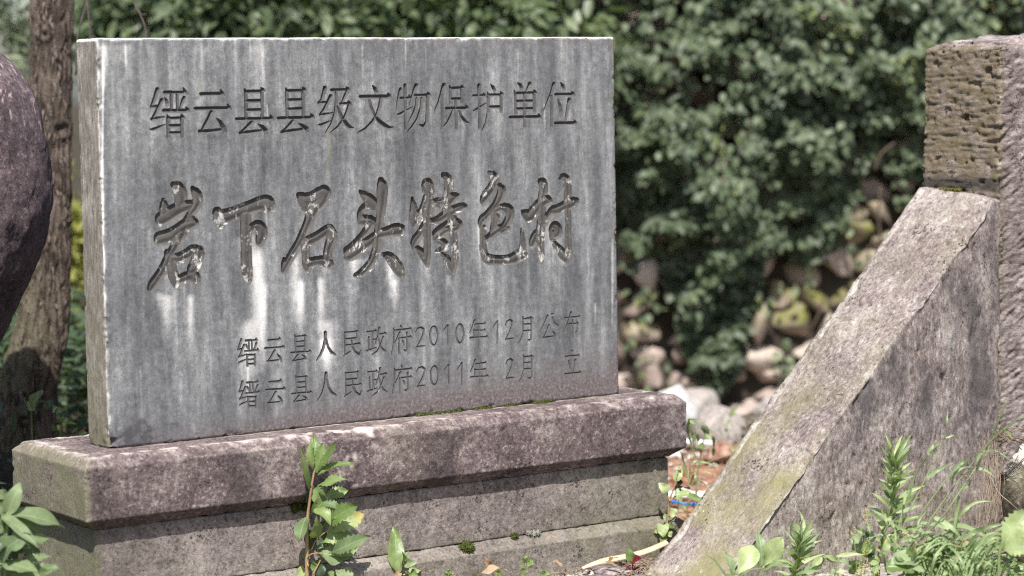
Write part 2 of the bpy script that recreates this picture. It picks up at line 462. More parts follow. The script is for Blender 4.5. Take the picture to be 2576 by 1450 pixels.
# ------------------------------------------------------------------ the setting
def ground_z(x, y):
    """gently rolling soil, raised behind the plinth's left end and towards the wall"""
    P = np.stack([x, y, np.zeros_like(x)], -1)
    near = np.exp(-((y - 6.5) / 4.5) ** 2)
    z = .018 * pn(P, 2.1, 1) + .007 * pn(P, 9.0, 2) * near + .0035 * pn(P, 31.0, 3) * near
    z = z + .20 * sst(-.75, -1.5, x) * sst(5.2, 6.1, y)
    z = z - .22 * sst(6.9, 8.6, y)
    z = z - .02
    return z
gx = np.concatenate([np.array([-400, -120, -40, -16, -8, -5, -3.4]), np.arange(-2.6, 2.6, .02), np.array([2.8, 3.4, 5, 8, 16, 40, 120, 400])])
gy = np.concatenate([np.array([-60, -20, -8, -3, 0, 2, 3]), np.arange(3.8, 9.4, .02), np.array([10, 11, 13, 18, 30, 60, 150, 500])])
GX, GY = np.meshgrid(gx, gy, indexing='ij')
gv = np.stack([GX.ravel(), GY.ravel(), ground_z(GX.ravel(), GY.ravel())], -1)
I = np.arange(len(gx) * len(gy)).reshape(len(gx), len(gy))
gf = np.stack([I[:-1, :-1], I[1:, :-1], I[1:, 1:], I[:-1, 1:]], -1).reshape(-1, 4)
gm = np.zeros((len(gv), 4))
gm[:, 0] = np.exp(-((gv[:, 0] - .35) / .55) ** 2 - ((gv[:, 1] - 5.15) / .3) ** 2)          # pale grit by the plinth
gm[:, 1] = sst(-.5, -1.0, gv[:, 0])                                                      # dark leaf mould on the left
gm[:, 2] = np.exp(-((gv[:, 0] - .55) / .6) ** 2 - ((gv[:, 1] - 6.2) / .75) ** 2)          # red earth
def ground_mat():
    s = NT("soil"); v = s.coord(); r, g, b, a = s.mask()
    n = s.noise(v, 9, 8, .7); n2 = s.noise(v, 75, 6, .7); n3 = s.noise(v, 28, 5, .7)
    col = s.ramp(n, [(.3, (.12, .095, .07)), (.5, (.2, .165, .13)), (.7, (.3, .26, .21))])
    red = s.ramp(n3, [(.3, (.13, .05, .028)), (.48, (.26, .115, .066)), (.62, (.42, .27, .19)), (.75, (.56, .46, .38))])
    col = s.mix(s.math('MULTIPLY', b, 1.3, True), col, red)
    grit = s.ramp(n2, [(.3, (.2, .18, .16)), (.5, (.42, .39, .35)), (.7, (.6, .57, .53))])
    col = s.mix(s.math('MULTIPLY', r, 1.2, True), col, grit)
    col = s.mix(s.math('MULTIPLY', g, .9), col, s.ramp(n2, [(.3, (.015, .013, .01)), (.7, (.06, .05, .03))]))
    col = s.mix(1.0, col, s.ramp(n2, [(.3, .65), (.7, 1.25)]), 'MULTIPLY')
    return s.pbr(col, .95, s.bump(s.math('ADD', n2, n3), .9, .008), .1)
ground = np_mesh("ground", gv, gf, ground_mat(), None, gm)
tag(ground, kind='structure')
def gz(x, y): return float(ground_z(np.array([float(x)]), np.array([float(y)]))[0])
# ------------------------------------------------------------------ the inscribed monument
YAW = 0.60717
MON = empty("stone_monument", (-0.79346, 4.6874, 0.0), YAW)
tag(MON, "grey inscribed stone tablet on a stepped purple stone plinth", "monument")
SLAB_Z, SLAB_W, SLAB_H, SLAB_T = .3445, 1.2554, .800, .095
# strokes of the carved characters, tenths of a millimetre on the tablet's face: x, z, half width
LETTERS = """t缙:1274,6995,38 1210,6826,30 1143,6682,21 1119,6650,11/1129,6658,21 1291,6667,19/1362,6783,34 1290,6655,30 1204,6503,28 1134,6403,21/1134,6415,26 1256,6433,21 1410,6452,5/1096,6214,9 1177,6220,26 1295,6258,19 1418,6302,3/1412,6938,14 1441,6932,28 1869,6928,25/1840,7010,8 1883,6936,32 1936,6892,4/1573,6886,26 1568,6601,28/1704,6888,24 1704,6599,27/1431,6827,6 1465,6766,26 1481,6708,28 1475,6660,9/1852,6824,32 1809,6743,28 1750,6602,9/1378,6582,16 1411,6576,32 1904,6570,29/1892,6629,10 1923,6582,37 1962,6553,5/1465,6493,4 1490,6432,32 1486,6156,32 1483,6050,28/1790,6450,30 1788,6230,29 1791,6042,27/1518,6432,12 1542,6427,24 1780,6426,21/1781,6490,7 1815,6439,27 1857,6408,4/1522,6277,24 1762,6275,24/1522,6138,21 1762,6137,22
t云:2211,6894,16 2245,6888,33 2687,6885,30/2672,6960,10 2707,6890,38 2751,6847,5/2078,6610,16 2113,6603,32 2836,6598,30/2815,6674,10 2853,6605,38 2901,6564,5/2458,6535,41 2385,6405,37 2298,6276,33 2221,6163,22/2179,6151,33 2340,6147,35 2656,6169,24/2561,6402,4 2651,6317,35 2713,6209,48 2743,6125,39 2751,6076,9
t县:3207,6977,4 3239,6918,31 3239,6612,30 3237,6388,29/3253,6928,15 3286,6922,31 3593,6926,28/3591,6993,9 3628,6951,36 3674,6924,5/3607,6905,31 3603,6605,29 3601,6388,29/3262,6736,27 3574,6735,27/3265,6549,27 3573,6551,27/2997,6382,15 3030,6375,31 3796,6372,28/3784,6436,9 3816,6380,36 3858,6345,5/3372,6314,35 3270,6237,31 3174,6157,27 3107,6117,18/3097,6096,35 3210,6102,33 3570,6135,20/3508,6261,4 3601,6205,36 3675,6128,45 3682,6061,31 3667,6020,7
t县:4154,6984,4 4184,6921,31 4181,6594,29 4182,6393,27/4195,6927,16 4229,6921,31 4543,6925,28/4550,6985,9 4588,6945,36 4635,6919,5/4562,6899,32 4558,6588,28 4553,6394,28/4214,6736,27 4519,6740,27/4214,6556,27 4523,6559,25/3959,6379,17 3995,6372,34 4732,6373,31/4729,6438,10 4765,6390,39 4810,6359,5/4323,6319,36 4224,6233,31 4125,6143,27 4062,6111,18/4056,6090,36 4182,6104,34 4551,6141,20/4442,6257,5 4542,6200,34 4628,6139,43 4646,6080,27 4650,6042,7
t级:5076,6972,39 5043,6859,34 4991,6732,25 4931,6683,16/4925,6670,27 5107,6684,18/5209,6797,39 5136,6671,34 5044,6528,30 4953,6437,16/4953,6429,27 5041,6431,25 5254,6461,4/4908,6222,9 4987,6220,25 5096,6260,18 5195,6296,4/5217,6929,14 5247,6923,27 5608,6927,25/5590,6980,8 5627,6942,32 5672,6917,4/5344,6880,27 5343,6667,32 5308,6455,30 5213,6237,21 5060,6049,4/5617,6901,35 5545,6791,30 5472,6657,18/5442,6640,25 5611,6650,21/5627,6688,12 5660,6645,28 5699,6619,7/5649,6611,37 5596,6484,32 5502,6315,25 5370,6174,21 5179,6050,4/5366,6582,18 5417,6462,28 5492,6316,32 5608,6185,39 5667,6141,32 5742,6135,5
t文:6219,7004,5 6279,6934,37 6308,6865,35 6317,6831,12/5904,6784,17 5941,6777,35 6599,6771,32/6591,6836,11 6628,6782,40 6675,6748,5/6426,6735,35 6381,6572,33 6295,6376,23 6191,6249,28 6027,6116,21 5844,6039,4/6128,6740,21 6169,6576,26 6265,6377,23 6373,6254,37 6513,6165,37 6614,6119,28 6716,6130,4
t物:6907,6917,33 6868,6780,31 6823,6634,16 6795,6505,3/6882,6736,12 6908,6732,24 7123,6733,21/7114,6788,7 7143,6742,27 7179,6714,4/7022,7002,31 7023,6734,29 7022,6388,29 7015,6076,28/6817,6392,9 6900,6408,26 7003,6457,14 7201,6545,3/7300,6994,40 7240,6878,31 7185,6732,21 7119,6568,4/7248,6792,13 7277,6787,26 7580,6791,24/7581,6841,8 7615,6801,30 7658,6776,4/7314,6738,26 7295,6574,26 7218,6410,24 7085,6222,4/7438,6736,24 7407,6511,26 7308,6286,24 7181,6133,21 7055,6027,4/7579,6769,31 7567,6464,30 7545,6220,29 7471,6135,33 7357,6164,5
t保:7997,6990,45 7935,6824,36 7858,6633,26 7749,6448,4/7945,6789,26 7943,6457,28 7933,6063,28/8136,6979,7 8158,6926,29 8160,6760,29 8161,6593,26/8190,6926,13 8219,6921,26 8454,6927,24/8439,6974,8 8474,6936,31 8517,6913,4/8448,6887,29 8449,6711,28 8452,6606,27/8195,6694,24 8417,6694,24/8295,6657,24 8293,6363,29 8297,6059,30/8033,6500,16 8067,6494,31 8561,6491,28/8546,6553,9 8581,6496,36 8624,6462,5/8221,6452,26 8166,6347,26 8068,6200,22 7961,6102,4/8374,6449,17 8419,6334,24 8513,6226,34 8554,6190,27 8628,6175,4
t护:8897,6970,39 8895,6618,25 8889,6054,27/8735,6762,11 8758,6757,21 9027,6760,19/9012,6802,6 9040,6757,25 9075,6730,3/8742,6436,10 8839,6469,23 8925,6515,14 9070,6589,4/9203,6984,5 9266,6921,33 9297,6859,29 9300,6823,10/9145,6772,13 9172,6767,25 9456,6768,23/9453,6824,8 9486,6783,29 9527,6758,4/9120,6817,12 9133,6720,31 9130,6402,31 9056,6156,23 8946,6000,4/9460,6741,29 9455,6414,29/9167,6507,23 9429,6508,23
t单:9906,7014,5 9981,6965,32 10013,6902,34 10001,6845,16/10233,6988,44 10177,6900,30 10120,6802,8/9815,6842,10 9846,6744,31 9844,6353,32/9869,6793,14 9899,6788,28 10339,6794,25/10329,6852,8 10366,6808,32 10412,6780,4/10339,6763,34 10336,6388,32/9880,6619,26 10296,6619,26/9883,6455,26 10293,6455,26/9673,6279,17 9710,6272,33 10439,6269,30/10440,6330,10 10477,6269,39 10522,6232,5/10086,6758,28 10079,6062,30
t位:10874,6980,40 10804,6801,30 10700,6605,22 10574,6392,4/10798,6721,28 10793,6046,32/11053,7005,5 11118,6932,36 11151,6868,30 11150,6823,8/10896,6751,15 10930,6746,30 11362,6746,27/11358,6805,9 11392,6754,35 11433,6723,5/10974,6646,6 11032,6492,36 11058,6365,40 11061,6275,24/11281,6623,46 11244,6488,30 11201,6308,26 11159,6137,12/10875,6123,17 10913,6116,34 11395,6114,31/11407,6173,10 11436,6117,40 11473,6081,5
s1缙:2988,1939,16 2952,1841,15 2914,1749,9/2907,1739,11 3002,1749,9/3047,1823,16 2988,1701,13 2926,1586,9/2921,1591,13 3069,1621,3/2906,1470,4 2970,1492,13 3078,1526,3/3078,1912,6 3091,1909,12 3328,1904,11/3321,1938,4 3334,1906,14 3351,1888,2/3155,1885,10 3160,1709,10/3224,1884,10 3229,1711,10/3090,1831,3 3112,1787,11 3116,1749,4/3328,1838,15 3274,1711,6/3052,1699,6 3065,1696,12 3345,1695,11/3346,1729,4 3362,1700,14 3381,1682,2/3098,1630,7 3108,1576,12 3110,1386,12/3097,1615,10 3283,1609,10/3283,1609,13 3282,1393,12/3125,1516,9 3276,1515,9/3123,1427,9 3278,1425,9
s2缙:2991,1083,16 2955,985,15 2917,893,9/2910,883,11 3005,892,9/3050,966,16 2991,844,13 2929,729,9/2924,734,13 3072,763,3/2909,613,4 2973,634,13 3081,667,3/3081,1055,6 3094,1051,12 3331,1044,11/3325,1078,4 3338,1046,14 3355,1027,2/3159,1027,10 3163,851,10/3228,1025,10 3232,851,10/3093,973,3 3115,929,11 3119,890,4/3332,978,15 3278,851,6/3056,841,6 3069,838,12 3349,835,11/3350,868,4 3365,839,14 3384,821,2/3101,771,7 3111,717,12 3113,527,12/3101,756,10 3287,749,10/3287,749,14 3285,532,12/3129,657,9 3279,654,9/3126,568,9 3281,565,9
s1云:3598,1878,6 3611,1875,12 3856,1876,11/3864,1915,4 3879,1881,14 3899,1860,2/3521,1721,7 3535,1717,14 3936,1715,12/3942,1749,4 3960,1712,16 3984,1690,2/3748,1659,16 3677,1553,14 3595,1454,9/3573,1451,12 3650,1449,14 3832,1456,8/3803,1576,3 3858,1522,14 3892,1462,15 3898,1419,3
s2云:3595,1024,6 3608,1021,12 3853,1020,11/3861,1059,4 3877,1024,14 3896,1003,2/3518,867,7 3532,864,14 3933,857,12/3939,892,4 3958,855,16 3981,832,2/3745,803,16 3674,698,14 3592,599,9/3570,596,12 3647,594,14 3829,599,8/3801,719,3 3855,665,14 3890,604,15 3896,561,3
s1县:4227,1939,5 4242,1873,13 4243,1585,11/4245,1909,6 4257,1906,11 4465,1908,10/4466,1929,3 4484,1901,13 4506,1884,2/4472,1889,13 4468,1578,11/4266,1797,10 4455,1798,10/4271,1689,10 4452,1691,10/4126,1581,6 4140,1578,13 4567,1575,11/4562,1603,4 4583,1576,15 4608,1559,2/4296,1527,14 4183,1418,9/4175,1415,11 4243,1411,13 4464,1433,7/4388,1514,3 4453,1472,13 4489,1426,7
s2县:4225,1096,5 4240,1030,13 4242,741,11/4244,1067,6 4256,1063,11 4464,1063,10/4465,1084,3 4483,1056,13 4505,1039,2/4471,1044,13 4467,732,11/4265,953,10 4454,953,10/4269,846,10 4451,845,10/4124,738,6 4138,735,13 4565,728,11/4561,756,4 4582,729,15 4607,712,2/4294,683,14 4181,575,9/4173,571,11 4242,567,13 4463,586,7/4387,668,3 4452,626,13 4487,580,7
s1人:4952,1938,28 4943,1779,25 4889,1611,18 4823,1487,15 4729,1382,3/4968,1799,12 5008,1634,16 5085,1520,21 5190,1458,5
s2人:4944,1093,28 4935,934,25 4880,766,19 4815,642,15 4721,538,3/4960,954,12 5000,788,16 5077,673,21 5183,610,5
s1民:5420,1910,10 5418,1664,11 5412,1419,10/5425,1904,5 5436,1902,11 5710,1909,10/5713,1935,3 5732,1907,12 5756,1890,2/5712,1889,11 5711,1772,10/5442,1767,11 5706,1768,11/5381,1417,6 5459,1449,12 5551,1502,4/5433,1638,5 5445,1636,11 5763,1648,10/5758,1670,3 5777,1647,12 5801,1631,2/5583,1730,10 5593,1607,12 5655,1490,14 5769,1410,14 5790,1502,6
s2民:5415,1062,10 5414,816,11 5408,570,10/5420,1057,5 5432,1054,11 5706,1058,10/5709,1085,3 5728,1056,12 5752,1039,2/5708,1038,11 5707,921,10/5437,919,11 5702,917,11/5376,568,6 5455,600,12 5547,652,4/5429,790,5 5440,787,11 5759,796,10/5754,818,3 5773,794,13 5797,779,2/5579,880,10 5589,756,12 5650,639,14 5766,557,15 5786,650,6
s1政:5959,1884,5 5971,1881,11 6161,1886,10/6164,1910,3 6182,1882,13 6205,1865,2/6095,1861,12 6091,1502,12/6103,1699,10 6169,1710,10/6001,1767,12 5999,1491,12/5949,1479,10 6006,1490,15 6178,1531,5/6267,1943,18 6237,1784,15 6154,1610,5/6264,1811,5 6276,1808,11 6383,1818,10/6391,1842,3 6413,1814,13 6440,1796,2/6354,1741,16 6284,1566,13 6189,1449,11 6069,1387,4/6236,1750,9 6271,1590,11 6335,1484,15 6426,1427,5
s2政:5956,1036,5 5967,1033,11 6157,1035,10/6161,1060,3 6179,1031,13 6202,1014,2/6091,1011,12 6087,651,12/6100,848,10 6166,859,10/5997,918,12 5995,641,12/5945,629,10 6003,640,15 6175,680,5/6264,1092,18 6234,932,15 6150,758,5/6261,959,5 6272,956,11 6380,965,10/6388,989,3 6410,961,13 6437,942,2/6351,888,16 6281,714,13 6186,597,11 6066,536,4/6233,898,9 6268,737,11 6331,630,15 6423,573,5
s1府:6789,1959,5 6814,1912,12 6813,1878,5/6635,1865,6 6647,1862,11 7008,1869,10/7022,1899,3 7039,1868,13 7061,1849,2/6617,1903,7 6626,1823,13 6615,1598,12 6556,1365,5/6767,1813,16 6697,1683,12 6628,1579,5/6745,1690,12 6737,1363,12/6790,1696,5 6801,1693,10 7004,1699,9/7018,1725,3 7038,1696,11 7062,1679,2/6947,1789,15 6947,1573,11 6944,1437,11 6903,1413,11 6856,1433,4/6823,1639,4 6854,1592,11 6866,1545,4
s2府:6784,1112,5 6809,1064,12 6808,1030,5/6630,1019,6 6642,1016,11 7003,1019,10/7017,1050,3 7035,1018,13 7056,999,2/6612,1057,7 6621,977,13 6610,752,12 6551,519,5/6762,966,16 6692,836,12 6623,732,5/6740,843,12 6732,514,12/6785,848,5 6796,845,10 6999,849,9/7013,875,3 7033,846,11 7058,828,2/6942,940,15 6943,724,11 6939,587,11 6898,564,11 6851,584,4/6819,791,4 6849,743,11 6862,696,4
s12:7167,1789,7 7214,1861,11 7303,1877,14 7364,1834,14 7354,1737,12 7283,1606,11 7178,1465,7/7178,1470,9 7280,1480,10 7375,1478,4
s22:7168,947,7 7215,1018,11 7305,1034,14 7366,990,14 7355,893,12 7285,761,11 7179,622,7/7179,626,9 7282,636,10 7376,633,4
s10:7622,1880,12 7655,1866,12 7684,1829,12 7704,1774,12 7714,1707,12 7713,1637,12 7699,1573,12 7676,1521,12 7646,1488,12 7613,1478,12 7580,1493,12 7551,1530,12 7531,1585,12 7521,1651,12 7522,1721,12 7535,1786,12 7558,1838,12 7588,1870,12 7622,1880,12
s20:7618,1029,12 7651,1015,12 7680,977,12 7700,922,12 7711,855,12 7709,785,12 7696,720,12 7673,669,12 7642,636,12 7609,627,12 7576,642,12 7547,679,12 7527,734,12 7517,801,12 7518,871,12 7532,936,12 7555,987,12 7585,1020,12 7618,1029,12
s11:7875,1775,5 7968,1876,10/7984,1875,14 7982,1680,11 7980,1474,9
s21:7877,926,5 7970,1027,10/7986,1025,14 7984,830,11 7982,623,9
s1年:8668,1931,18 8624,1821,13 8535,1684,4/8673,1846,6 8685,1844,11 8920,1852,10/8928,1880,3 8940,1851,13 8956,1833,2/8654,1737,10 8650,1594,10/8646,1715,5 8657,1713,10 8904,1709,9/8917,1735,3 8928,1708,12 8941,1692,2/8537,1570,6 8549,1567,11 8963,1561,10/8971,1589,3 8987,1557,13 9007,1538,2/8779,1825,10 8778,1595,11 8781,1380,11
s2年:8668,1079,18 8624,969,13 8535,833,4/8674,994,6 8686,991,11 8921,997,10/8929,1025,3 8942,996,13 8957,978,2/8654,885,10 8651,741,10/8646,863,5 8657,860,10 8905,854,9/8918,880,3 8929,853,12 8942,837,2/8538,718,6 8550,715,11 8964,705,10/8972,733,3 8988,701,13 9008,681,2/8779,971,10 8779,741,11 8782,525,11
s12:9477,1782,7 9516,1856,10 9592,1884,13 9654,1842,15 9639,1750,11 9561,1601,9 9471,1463,7/9471,1463,9 9571,1470,10 9684,1474,3
s22:9474,927,7 9513,1000,10 9589,1027,13 9651,985,15 9637,893,11 9558,744,9 9468,606,7/9468,606,9 9568,612,10 9681,615,3
s1月:9933,1931,6 9944,1864,10 9930,1574,9 9885,1443,8 9812,1355,3/9944,1887,6 9957,1884,11 10147,1887,10/10142,1916,3 10170,1886,13 10205,1867,2/10159,1870,13 10150,1434,10 10112,1399,13 10061,1419,3/9959,1759,9 10139,1757,9/9957,1618,10 10141,1617,10
s2月:9936,1090,6 9947,1022,10 9933,732,9 9888,601,8 9815,513,3/9947,1045,6 9960,1042,11 10150,1044,10/10146,1073,3 10174,1042,13 10208,1023,2/10162,1026,13 10154,589,10 10115,555,13 10064,576,3/9962,917,9 10142,913,9/9960,776,10 10145,773,10
s10:8288,1877,13 8320,1863,13 8347,1826,13 8367,1770,13 8377,1703,13 8375,1633,13 8362,1568,13 8340,1515,13 8311,1482,13 8279,1473,13 8247,1487,13 8220,1524,13 8201,1580,13 8191,1646,13 8193,1717,13 8205,1782,13 8227,1834,13 8256,1867,13 8288,1877,13
s11:9161,1767,5 9255,1874,10/9267,1879,10 9255,1643,7 9245,1407,6
s1公:10606,1906,18 10540,1781,13 10416,1596,5/10709,1937,9 10768,1937,9/10733,1862,9 10783,1744,12 10897,1656,6/10640,1691,16 10574,1560,12 10494,1434,9/10481,1430,10 10584,1433,13 10769,1439,6/10735,1554,3 10790,1492,14 10815,1438,12 10801,1376,3
s1布:11060,1827,5 11072,1824,10 11444,1829,9/11453,1859,3 11469,1829,12 11489,1811,2/11246,1932,21 11197,1799,14 11116,1636,10 11010,1501,3/11287,1761,11 11291,1561,9 11293,1361,7/11161,1675,11 11164,1444,8/11169,1683,5 11180,1680,11 11403,1680,9/11416,1708,3 11433,1678,12 11454,1659,2/11420,1657,11 11412,1500,9 11360,1480,8
s21:8206,909,5 8299,1031,10/8319,1045,14 8314,826,11 8308,573,9
s2立:11228,1096,5 11269,1067,12 11274,1056,5/11064,969,6 11077,966,12 11423,965,11/11429,989,4 11446,959,14 11467,940,2/11153,865,5 11191,778,14 11207,661,12/11348,871,21 11325,736,12 11278,588,6/11057,585,6 11071,581,13 11442,578,12/11453,613,4 11474,582,15 11499,563,2
b岩:1558,5114,36 1670,5050,117 1722,4912,121 1712,4775,99 1666,4624,99/1332,4825,13 1347,4705,72 1362,4585,98/1282,4453,116 1435,4514,125 1628,4625,117 1800,4669,99 1954,4697,81/1983,5030,18 2075,4915,86 2100,4794,91 2039,4659,81 1950,4560,54 1927,4458,18/1242,4072,116 1441,4105,117 1633,4198,108 1808,4310,108 1962,4337,91 2019,4334,63/1947,4475,27 1963,4388,63/1891,4511,36 1868,4393,99/1708,4143,99 1607,3960,81 1507,3811,72 1408,3663,81 1288,3447,81 1151,3285,76 1053,3171,85 1014,3105,62/1393,3775,49 1427,3679,72/1485,3693,72 1489,3522,67 1493,3350,85 1564,3209,90 1561,3098,27/1522,3674,63 1673,3657,86 1828,3726,90 1964,3805,91 2078,3764,100/2096,3712,86 2014,3561,100 1933,3411,100/1583,3208,72 1756,3266,81 1930,3308,91 2005,3252,82 2031,3181,45
b下:2516,4531,80 2589,4376,124 2602,4279,59/2575,4418,132 2810,4463,117 3046,4536,111 3300,4609,111 3523,4669,126 3658,4671,149 3688,4607,134/3162,4448,103 3153,4170,96 3149,3752,100 3146,3404,107 3165,3236,89 3201,3122,37/3247,4124,44 3320,4204,63 3440,4240,82 3524,4153,97 3521,4027,108 3478,3917,82 3476,3847,30
b石:4399,4803,30 4486,4736,98 4547,4606,113 4593,4492,53/4533,4692,121 4713,4699,129 4878,4763,152 4994,4829,130/5026,4814,114 4941,4675,137 4806,4553,114 4713,4416,99/4688,4417,99 4619,4250,83 4533,4084,83 4447,3919,79 4329,3755,68 4195,3579,72 4077,3402,60 4025,3271,34/4016,3518,6 4004,3377,45 4017,3278,38/4525,3802,83 4536,3617,76 4539,3433,83 4577,3317,68 4590,3224,15/4608,3854,83 4789,3902,95 4955,3993,95 5088,4058,92/5104,4057,92 5183,3925,100 5113,3772,92 5051,3619,77 5048,3490,84/4595,3387,91 4759,3421,76 4940,3432,84 5070,3375,84 5126,3329,46
b头:6376,5019,53 6411,4889,114 6395,4662,101 6360,4388,83 6314,4098,70 6271,3905,75 6257,3695,75 6204,3502,79 6105,3329,75 5968,3191,79 5834,3101,66 5698,3085,13/5864,4820,7 5970,4727,70 6119,4625,101 6202,4524,88 6228,4450,44/6041,4531,61 5907,4464,48 5857,4361,57 5874,4263,70/5901,4214,87 6014,4209,96 6127,4203,79 6192,4152,44/6144,4138,44 6037,4030,70 5873,3876,57 5699,3723,57 5509,3603,61/5543,3489,78 5600,3518,113 5772,3606,109 5982,3717,101 6174,3828,92 6309,3903,79/6348,3917,84 6520,3942,93 6732,3989,115 6838,3976,98/6394,3484,13 6527,3436,79 6667,3298,111 6779,3145,106 6853,3001,36
b特:7144,4623,7 7178,4425,67 7184,4245,103 7190,4097,71 7188,4023,18/7221,4178,107 7359,4270,98 7441,4431,72 7514,4609,81/7440,4792,22 7472,4922,72 7550,4919,107 7585,4721,90 7591,4556,90 7538,4377,90 7502,4116,72 7496,3869,63 7500,3622,72 7494,3375,67 7489,3177,11/7255,3569,27 7359,3465,67 7454,3328,72 7490,3210,27/7432,4053,54 7330,3877,72 7171,3721,80 7167,3565,27/7610,4127,36 7767,4137,63 7927,4212,81 8087,4305,72/7658,4521,27 7594,4276,31/7937,5087,36 8035,5034,77 8071,4917,86 8048,4753,77 8033,4555,72/7737,4542,45 7874,4512,81 8053,4538,117 8193,4606,91 8303,4644,18/7795,4482,54 7950,4377,36/8052,4505,90 8068,4322,90 8143,4170,72/8086,4272,81 8247,4348,82 8407,4399,68 8477,4388,41/8220,4050,100 8318,4004,82 8217,3934,64 8039,3934,50 7859,3852,72 7739,3792,72 7718,3727,27/8163,4152,72 8042,4075,36 7822,3953,54 7692,3860,45/8178,3953,63 8172,3671,64 8186,3454,68 8181,3222,73 8156,2999,11/7879,3421,18 7985,3299,68 8100,3160,73 8147,3041,36/7727,3685,18 7894,3668,63 7971,3582,68 7871,3504,45 7718,3479,7
b色:9108,5110,7 9250,5026,75 9266,4904,96 9189,4769,96 9057,4637,100 8963,4535,84 8943,4437,21/9394,4808,34 9447,4699,93 9407,4578,93 9312,4429,76 9180,4313,63 9048,4181,75 8898,4081,88 8895,3959,42/9309,4292,50 9477,4354,59 9625,4294,89 9659,4170,85 9572,4020,76 9467,3902,68 9355,3877,72 9205,3792,71 9018,3679,38/9569,3874,42 9466,3849,59/8932,3927,50 8923,3699,63 8921,3470,67 8973,3285,75 9100,3217,88 9341,3196,84 9601,3189,89 9809,3240,119 9952,3340,89 9974,3524,55 9954,3710,30 9937,3842,5/10044,3258,43 9940,3248,94/9233,4203,59 9239,4050,63 9189,3885,50/9297,4201,25 9341,4076,34 9282,3911,25
b村:10468,4869,43 10552,4812,103 10549,4672,90 10508,4519,86 10495,4303,90 10500,4086,94 10457,3856,90 10434,3671,90 10449,3469,64 10455,3282,64 10476,3095,9/9964,4236,7 10066,4167,85 10187,4100,119 10294,4234,120 10448,4367,111 10602,4446,99 10678,4443,73 10744,4409,17/10418,3780,60 10302,3678,90 10242,3541,86 10230,3426,21/10592,3943,26 10652,4095,52 10770,4230,65 10923,4223,95 11136,4300,100 11330,4362,109 11428,4389,61/10999,4904,13 11090,4948,65 11185,4866,82 11211,4679,78 11196,4446,78 11202,4211,61 11205,3899,56 11200,3587,65 11205,3352,74 11193,3048,10/10766,3562,13 10888,3400,65 11039,3252,95 11152,3136,70/10740,3672,47 10743,3827,47 10840,3908,65 10953,3817,65 10951,3708,65 10864,3650,43 10865,3713,69/10740,3703,47 10785,3530,43"""
LIME=[(139,136,299,185,26,0.8),(187,182,296,134,19,0.9),(122,120,304,249,17,0.5),(316,313,405,317,40,0.7),(341,332,380,73,34,1),(311,305,236,26,36,0.7),(355,347,314,71,18,0.6),(430,425,359,179,28,0.8),(444,440,309,145,20,0.9),(490,485,315,142,20,0.95),(506,502,223,58,42,0.6),(496,493,182,92,28,0.7),(567,564,352,252,19,0.6),(581,580,342,301,38,0.5),(659,657,347,246,23,0.95),(668,665,296,187,17,0.7),(615,614,349,299,29,0.5),(748,747,325,257,16,0.6),(803,802,297,246,20,0.5),(938,937,341,289,41,0.3),(1103,1102,323,288,27,0.8),(1087,1086,359,315,21,0.6),(16,12,793,674,18,0.8),(48,46,789,720,33,0.5),(73,70,792,681,21,0.4),(147,143,679,547,43,0.35),(238,233,796,615,44,0.3),(346,338,796,540,50,0.55),(456,452,795,634,56,0.35),(387,384,635,539,27,0.35),(538,534,706,534,57,0.25),(705,703,795,700,6,0.6),(1241,1235,352,30,8,0.7),(1194,1192,212,141,5,0.6),(741,740,670,603,60,0.2),(507,505,600,535,28,0.3),(666,664,630,530,39,0.3),(13,-10,796,102,5,0.8),(262,257,272,79,27,0.3),(176,171,757,624,35,0.3)]
DARK=[(95,91,789,673,25,0.6),(129,122,796,563,17,0.4),(36,19,681,178,33,0.25),(784,777,795,501,60,0.3),(1096,1088,794,394,53,0.35),(1203,1191,750,87,55,0.35),(400,398,788,715,36,0.3),(265,259,495,320,26,0.3),(545,541,591,468,28,0.25),(861,854,592,285,41,0.3),(144,143,41,9,35,0.6),(685,681,795,604,39,0.2),(69,59,409,96,34,0.2),(1173,1168,266,36,44,0.3)]
OCHRE=[(517,513,625,469,8,0.7),(216,215,722,686,6,0.8),(455,454,439,374,16,0.3),(1117,1116,803,725,8,0.4),(1250,1248,706,591,10,0.6),(940,938,675,598,10,0.4),(988,985,190,51,12,0.2)]
def edge_chips(V, lo, hi, amp, sc=38.0, off=0.0, rng=.014, thr=.1):
    d = np.minimum(np.abs(V - lo), np.abs(V - hi)); d = np.sort(d, axis=1)
    e = np.exp(-(d[:, 1] / rng) ** 2)
    n = fbm(V, sc, 3, off)
    return -amp * e * np.clip(n - thr, 0, 1)
def edge_amt(V, lo, hi, rng):
    d = np.sort(np.minimum(np.abs(V - lo), np.abs(V - hi)), axis=1)
    return np.exp(-(d[:, 1] / rng) ** 2)

